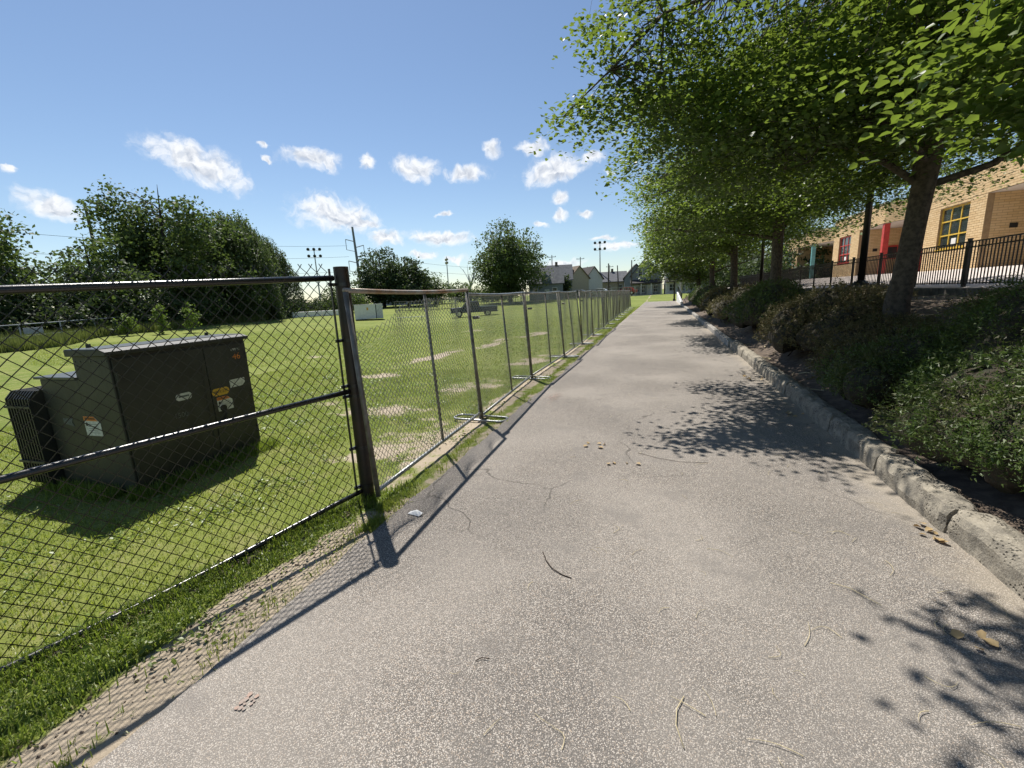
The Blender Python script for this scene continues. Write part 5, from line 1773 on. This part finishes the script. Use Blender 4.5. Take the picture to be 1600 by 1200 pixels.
def brick_wall(p0, p1, z0, z1, opens=(), solo=0, name='wall', flip=1):
    """masonry wall from p0 to p1; the outward side is to the right of p0->p1"""
    p0 = np.array(p0, float)
    p1 = np.array(p1, float)
    d = p1 - p0
    L = float(np.hypot(*d))
    d /= L
    nrm = np.array([d[1], -d[0]])
    th = 0.2

    def slab(mb, s0, s1, a, b):
        if s1 - s0 < 1e-4 or b - a < 1e-4:
            return
        q = [p0 + d * s0, p0 + d * s1, p0 + d * s1 - nrm * th, p0 + d * s0 - nrm * th]
        mb.add([(c[0], c[1], a) for c in q] + [(c[0], c[1], b) for c in q], [(3, 2, 1, 0), (4, 5, 6, 7), (0, 1, 5, 4), (1, 2, 6, 5), (2, 3, 7, 6), (3, 0, 4, 7)])
    mb = MB()
    if opens:
        s0, s1, a, b = opens[0]
        slab(mb, 0, s0, z0, z1)
        slab(mb, s1, L, z0, z1)
        slab(mb, s0, s1, z0, a)
        slab(mb, s0, s1, b, z1)
    else:
        slab(mb, 0, L, z0, z1)
    w_ = mb.build(name, 'mortar', school, LOC)
    bulk = MB()
    nsolo = 0
    cache = {}
    k = 0
    z = z0
    while z + BH * 0.5 < z1:
        zt = min(z + BH - BJ, z1 - 0.002)
        s = -(BL / 2) * (k % 2)
        while s < L:
            a, b = max(s, 0.001), min(s + BL - BJ, L - 0.001)
            s += BL
            segs = [(a, b)]
            for (o0, o1, oz0, oz1) in opens:
                ns = []
                for (u, v) in segs:
                    if zt <= oz0 + 0.01 or z >= oz1 - 0.01 or v <= o0 or u >= o1:
                        ns.append((u, v))
                    else:
                        if u < o0:
                            ns.append((u, o0))
                        if v > o1:
                            ns.append((o1, v))
                segs = ns
            for (u, v) in segs:
                if v - u < 0.03:
                    continue
                q0 = p0 + d * u
                q1 = p0 + d * v
                pr = 0.007 + 0.003 * random.random()
                if nsolo < solo and k >= 6:
                    key = (round(v - u, 2), round(zt - z, 3))
                    if key not in cache:
                        l_, h_ = v - u, zt - z
                        me = MB().add([(0, 0, 0), (l_, 0, 0), (l_, 0.012, 0), (0, 0.012, 0), (0, 0, h_), (l_, 0, h_), (l_, 0.012, h_), (0, 0.012, h_)],
                                      [(3, 2, 1, 0), (4, 5, 6, 7), (0, 1, 5, 4), (1, 2, 6, 5), (2, 3, 7, 6), (3, 0, 4, 7)]).mesh('brick')
                        me.materials.append(MATS['brick'])
                        cache[key] = me
                    o = bpy.data.objects.new('brick', cache[key])
                    COL.objects.link(o)
                    o.parent = w_
                    c_ = q0 + nrm * pr
                    o.location = (c_[0], c_[1], z)
                    o.rotation_euler = (0, 0, math.atan2(d[1], d[0]))
                    nsolo += 1
                    continue
                a0, a1 = q0 + nrm * pr, q1 + nrm * pr
                bulk.add([(q0[0], q0[1], z), (q1[0], q1[1], z), (q1[0], q1[1], zt), (q0[0], q0[1], zt), (a0[0], a0[1], z), (a1[0], a1[1], z), (a1[0], a1[1], zt), (a0[0], a0[1], zt)],
                         [(4, 5, 6, 7), (0, 1, 5, 4), (1, 2, 6, 5), (2, 3, 7, 6), (3, 0, 4, 7)])
        z += BH
        k += 1
    if bulk.n:
        me = bpy.data.meshes.new('bricks')
        me.from_pydata(bulk.v, [], bulk.f)
        o = link('brick_courses', me, 'brick', w_)
        tag(o, kind='stuff')
    return w_


def school_window(y0, y1, z0, z1, paint, label=None):
    """faces -x at x=13, sits back in its opening"""
    t = MB()
    fw = 0.07
    x0, x1 = 11.57, 11.63
    t.bb(x0, x1, y0, y0 + fw, z0, z1).bb(x0, x1, y1 - fw, y1, z0, z1).bb(x0, x1, y0 + fw, y1 - fw, z0, z0 + fw).bb(x0, x1, y0 + fw, y1 - fw, z1 - fw, z1)
    f = t.build('window', paint, school, LOC)
    if label:
        f['label'] = label
    n_ = 3
    for k in range(1, n_):
        y = y0 + (y1 - y0) * k / n_
        MB().bb(x0 + 0.004, x1 - 0.01, y - 0.025, y + 0.025, z0 + fw, z1 - fw).build('mullion', paint, f)
        z = z0 + (z1 - z0) * k / n_
        MB().bb(x0 - 0.004, x1 - 0.014, y0 + fw, y1 - fw, z - 0.025, z + 0.025).build('mullion', paint, f)
    for a in range(n_):
        for b in range(n_):
            MB().bb(11.602, 11.608, y0 + (y1 - y0) * a / n_ + 0.02, y0 + (y1 - y0) * (a + 1) / n_ - 0.02, z0 + (z1 - z0) * b / n_ + 0.02, z0 + (z1 - z0) * (b + 1) / n_ - 0.02).build('pane', 'glass', f)
    MB().bb(11.47, 11.57, y0 - 0.03, y1 + 0.03, z0 - 0.06, z0 - 0.002).build('sill', paint, f)
    MB().bb(11.598, 11.6015, y0 + (y1 - y0) * 0.42, y0 + (y1 - y0) * 0.58, z0 + 0.16, z0 + 0.42).build('notice', 'paper', f)
    return f


BAYS = [(51.5, 46.7, 42.8, 37.9, 'teal_paint', 'teal'), (37.9, 33.6, 30.4, 26.2, 'red_paint', 'red'), (26.2, 22.2, 19.6, 14.2, 'yellow_paint', 'yellow'), (14.2, 10.0, 7.0, 2.0, 'teal_paint', 'blue')]
for (yf, yc, yk_, yn, paint, cname) in BAYS:
    wy0, wy1 = yf - 3.05, yf - 1.05
    wz0, wz1 = 2.74, 4.46
    # lit street face of the bay; running from far to near keeps the outside towards -x
    brick_wall((11.5, yf), (11.5, yc), ZB, ZS, [(yf - wy1, yf - wy0, wz0, wz1)], 230 if cname == 'yellow' else 0)
    school_window(wy0, wy1, wz0, wz1, paint, f'{cname} framed window with nine panes')
    brick_wall((11.5, yf - 0.0), (11.5, yk_), ZS, ZT)
    brick_wall((11.5, yk_), (13.3, yn), ZS, ZT)
    brick_wall((11.701, yc), (14.1, yc), ZB, ZS)
    brick_wall((14.1, yc - 0.001), (14.1, yn), ZB, ZS)
    sf = MB().add([(11.52, yc + 0.18, ZS - 0.02), (11.52, yk_, ZS - 0.02), (13.32, yn, ZS - 0.02), (14.1, yn, ZS - 0.02), (14.1, yc + 0.18, ZS - 0.02)], [(0, 1, 2, 3, 4)])
    sf.build('soffit', 'soffit', school, LOC)
    MB().add([(11.5, yf, ZT), (11.5, yk_, ZT), (13.3, yn, ZT), (22, yn, ZT), (22, yf, ZT)], [(0, 1, 2, 3, 4)]).build('roof', 'roof_grey', school, LOC)
    mbp = MB()
    mbp.bb(11.46, 11.72, yk_, yf, ZT + 0.002, ZT + 0.07)
    mbp.build('parapet_cap', 'soffit', school, LOC, bevel=0.01)
    MB().bb(11.54, 11.80, yk_ + 0.04, yk_ + 0.30, ZB, ZS - 0.022).build('column', paint, school, LOC, bevel=0.01)
    dj = MB().bb(14.0, 14.085, yc - 2.6, yc - 1.5, ZB + 0.05, ZB + 2.1).build('door', paint if cname != 'yellow' else 'tan_door', school, LOC)
    MB().bb(13.985, 13.999, yc - 2.4, yc - 2.0, ZB + 1.0, ZB + 1.9).build('door_glass', 'glass', dj)
    MB().tube([(13.97, yc - 1.62, ZB + 0.95), (13.97, yc - 1.62, ZB + 1.15)], 0.015, 6).build('handle', 'chrome', dj)
    lw = MB().bb(12.75, 13.55, yc - 0.06, yc - 0.012, ZB + 0.95, ZB + 1.75).build('side_window', paint if cname != 'yellow' else 'tan_door', school, LOC)
    MB().bb(12.84, 13.46, yc - 0.07, yc - 0.061, ZB + 1.04, ZB + 1.66).build('pane', 'glass', lw)
    MB().bb(12.25, 12.48, yc - 0.05, yc - 0.012, ZB + 1.45, ZB + 1.62).build('wall_plate', 'ink_black', school, LOC, bevel=0.005)
MB().bb(11.52, 22, 51.502, 51.7, ZB, ZT - 0.02).build('wall', 'mortar', school, LOC)
MB().bb(14.11, 22, 2, 51.4, ZB - 0.1, ZT - 0.02).build('core_wall', 'mortar', school, LOC)

# ------------------------------------------------------------------ iron railing
rl = thing('iron_railing', 'black iron railing with flat posts along the school plaza', 'railing', (7.0, 13.9, 1.345))
pm_ = MB().bb(-0.035, 0.035, -0.035, 0.035, 0, 1.12).mesh('post', 0.004)
pm_.materials.append(MATS['iron_black'])
cap_ = MB().bb(-0.042, 0.042, -0.042, 0.042, 1.121, 1.145).mesh('post_cap', 0.005)
cap_.materials.append(MATS['iron_black'])
bm_ = MB().bb(-0.0095, 0.0095, -0.0095, 0.0095, 0.07, 1.045).mesh('baluster')
bm_.materials.append(MATS['iron_black'])
far_b = MB()
nb_ = 0
for k in range(-3, 16):
    y = 2.28 * k
    p_ = link('post', pm_, None, rl, (0, y, 0))
    link('post_cap', cap_, None, p_)
    if k == 15:
        break
    for z in (0.08, 0.92, 1.045):
        MB().bb(-0.018, 0.018, y + 0.036, y + 2.244, z, z + 0.028).build('rail', 'iron_black', rl)
    for j in range(1, 20):
        yy_ = y + 2.28 * j / 20
        if nb_ < 285 and k >= -1:
            link('baluster', bm_, None, rl, (0, yy_, 0))
            nb_ += 1
        else:
            far_b.bb(-0.0095, 0.0095, yy_ - 0.0095, yy_ + 0.0095, 0.07, 1.045)
tag(far_b.build('distant_balusters', 'iron_black', rl), kind='stuff')

# ------------------------------------------------------------------ lamp posts
def lamp(label, x, y, z, h, ped):
    t = thing('lamp_post', label, 'lamp post', (x, y, z), 0, 'black lamp posts')
    if ped:
        pts = [(0, 0, -0.3), (0, 0, 0.28), (0, 0, 0.31)]
        MB().tube(pts, [0.60, 0.60, 0.575], 28).build('concrete_base', 'concrete_dark', t)
        z0 = 0.31
    else:
        z0 = 0.0
    MB().tube([(0, 0, z0), (0, 0, z0 + 0.06), (0, 0, z0 + 0.10), (0, 0, z0 + 0.14)], [0.19, 0.19, 0.13, 0.085], 16).build('base_plate', 'iron_black', t)
    MB().tube([(0, 0, z0 + 0.1), (0, 0, h)], [0.085, 0.062], 14).build('pole', 'iron_black', t, smooth=True)
    hd = MB().tube([(0, 0, h), (0, 0, h + 0.15), (0, 0, h + 0.2), (0, 0, h + 0.5), (0, 0, h + 0.56), (0, 0, h + 0.7)], [0.09, 0.12, 0.2, 0.26, 0.3, 0.05], 14).build('lamp_head', 'iron_black', t)
    for a in range(4):
        MB().tube([(0.13 * math.cos(a * 1.57), 0.13 * math.sin(a * 1.57), z0 + 0.05), (0.13 * math.cos(a * 1.57), 0.13 * math.sin(a * 1.57), z0 + 0.12)], 0.018, 6).build('anchor_bolt', 'galv_dull', t)


lamp('black lamp post on a round concrete base between the first two trees', 5.0, 14.2, 1.17, 4.8, True)
lamp('thin black lamp post between the third trunk and the railing', 4.75, 25.5, 1.2, 4.8, False)

# ------------------------------------------------------------------ ramp wall and handrail at the far end of the bank
rw = thing('ramp_wall', 'short white ramp wall at the far end of the kerb', 'wall', (1.75, 46.3, 0.0))
MB().prism([(0, -0.05), (12, -0.05), (12, 1.15), (0.4, 0.35), (0, 0.30)], 'x', 0.0, 0.22).build('wall_panel', 'white_paint', rw, bevel=0.02)
hr_ = thing('ramp_handrail', 'black handrail above the white ramp wall', 'handrail', (1.86, 45.6, 0.0))
MB().tube([(0, 0, 1.0), (0, 0.5, 1.15), (0, 12.5, 2.05)], 0.03, 8).build('rail', 'iron_black', hr_, smooth=True)
for k in range(6):
    y = 0.4 + k * 2.3
    MB().tube([(0, y, 0.2 if k == 0 else 0.3 + 0.075 * y), (0, y, 1.12 + 0.075 * y)], 0.025, 6).build('post', 'iron_black', hr_)

# ------------------------------------------------------------------ small things lying about
def ground_leaf_mesh(seed):
    r_ = np.random.default_rng(seed)
    c = np.array([[0, 0, 0.008]])
    me = leaf_mesh('fallen_leaf', c, 0.06, r_, 0.8, 0.0, None, True)
    me.materials.append(MATS['dry_leaf'])
    return me


LM = [ground_leaf_mesh(700 + i) for i in range(5)]
r_ = np.random.default_rng(91)
piles = [((1.66, 3.3), 9, 'curled dry leaf in the small heap against the near kerb', 'dry leaf heap by the near kerb', 0.06),
         ((1.52, 8.6), 9, 'dry leaf in the drift against the kerb below the brown yew', 'leaf drift below the brown yew', 0.16),
         ((1.62, 6.15), 6, 'brown leaf in the drift at the kerb near the large shadow', 'leaf drift near the large shadow', 0.10),
         ((-0.66, 4.54), 5, 'yellow fallen leaf in the loose cluster mid-path', 'leaf cluster mid-path', 0.10),
         ((-0.33, 4.15), 4, 'pale fallen leaf below the cluster, beside the long crack', 'pale leaves beside the crack', 0.12),
         ((1.42, 2.2), 4, 'small dry leaf near the bottom right tree shadow', 'dry leaves near the corner shadow', 0.12)]
for (c, n_, lab, grp, sp) in piles:
    for i in range(n_):
        o = link('fallen_leaf', LM[r_.integers(0, 5)])
        x, y = c[0] + r_.normal(0, sp * 0.7), c[1] + r_.normal(0, sp)
        x = min(x, 1.74)
        o.location = (x, y, 0.004 + 0.006 * r_.random())
        o.rotation_euler = (r_.normal(0, 0.3), r_.normal(0, 0.3), r_.uniform(0, 6.28))
        s = r_.uniform(0.7, 1.25)
        o.scale = (s, s, s)
        tag(o, lab, 'leaf', grp)
SM = []
for i in range(6):
    rr = np.random.default_rng(800 + i)
    L = rr.uniform(0.07, 0.15)
    cv = rr.uniform(-0.4, 0.4)
    pts = [(L * (t - 0.5), cv * L * math.sin(math.pi * t), 0.004 + 0.004 * math.sin(math.pi * t)) for t in np.linspace(0, 1, 6)]
    me = MB().tube(pts, [0.0014, 0.0013, 0.0012, 0.0011, 0.0009, 0.0006], 4).mesh('dry_stalk')
    me.materials.append(MATS['straw'])
    SM.append(me)
for i in range(85):
    o = link('dry_stalk', SM[i % 6])
    y = 1.25 + 6.0 * r_.random() ** 1.5
    x = -1.0 + 2.65 * r_.random() ** 0.6
    o.location = (x, y, 0.002)
    o.rotation_euler = (0, 0, r_.uniform(0, 6.28))
    s = r_.uniform(0.6, 1.25)
    o.scale = (s, s, 1)
    tag(o, 'thin pale dry stalk lying on the asphalt path', 'stalk', 'dry stalks scattered on the path')


def gtwig(label, pts, r0, m='twig'):
    z = 0.006
    o = MB().tube([(a - pts[0][0], b - pts[0][1], z + 0.004 * math.sin(k)) for k, (a, b) in enumerate(pts)], r0, 5).build('fallen_twig', m, None, (pts[0][0], pts[0][1], 0.0), smooth=True)
    tag(o, label, 'twig')


gtwig('dark curved twig on the asphalt in the middle foreground', [(-0.70, 2.47), (-0.655, 2.38), (-0.60, 2.31), (-0.53, 2.27), (-0.47, 2.255)], 0.0032)
gtwig('long pale stalk bent like a bow near the bottom middle', [(0.12, 1.62), (0.09, 1.55), (0.085, 1.48), (0.11, 1.40)], 0.0019, 'straw')
gtwig('long pale stalk beside the corner shadow', [(0.92, 2.58), (1.0, 2.55), (1.06, 2.48), (1.1, 2.44)], 0.0019, 'straw')
gtwig('tiny black twig right of the faint pink dots', [(-0.78, 1.55), (-0.76, 1.57), (-0.72, 1.575)], 0.0022)
gtwig('long brown stem trailing right from the pale leaves mid-path', [(-0.2, 4.42), (0.0, 4.3), (0.2, 4.24), (0.45, 4.28)], 0.002)
pp = MB().add([(-0.06, -0.015, 0.004), (0.05, -0.03, 0.002), (0.07, 0.0, 0.018), (0.0, 0.03, 0.022), (-0.055, 0.02, 0.006), (0.0, 0.0, 0.026)],
              [(0, 1, 5), (1, 2, 5), (2, 3, 5), (3, 4, 5), (4, 0, 5)]).build('paper_scrap', 'paper', None, (-1.80, 2.72, 0.004))
tag(pp, 'crumpled white paper scrap on the asphalt beside the black end post', 'paper')
# stones and clods along the sandy strip
r_ = np.random.default_rng(96)
mb = MB()
for i in range(420):
    y = r_.uniform(0.3, 2.8) if i % 3 else r_.uniform(3, 9)
    x = -2.30 + 0.05 * y + r_.normal(0, 0.11) if y < 2.9 else -2.45 + r_.normal(0, 0.2)
    s = r_.uniform(0.004, 0.013)
    z = float(gz(x, y))
    v = [(x + s * r_.uniform(.6, 1.3) * a, y + s * r_.uniform(.6, 1.3) * b, z + s * 0.8 * c) for a, b, c in ((1, 0, 0), (-1, 0, 0), (0, 1, 0), (0, -1, 0), (0, 0, 1), (0, 0, -.4))]
    mb.add(v, [(0, 2, 4), (2, 1, 4), (1, 3, 4), (3, 0, 4)])
tag(mb.build('soil_clods', 'mulch'), 'small stones and clods on the sandy strip beside the path', 'soil', kind='stuff')
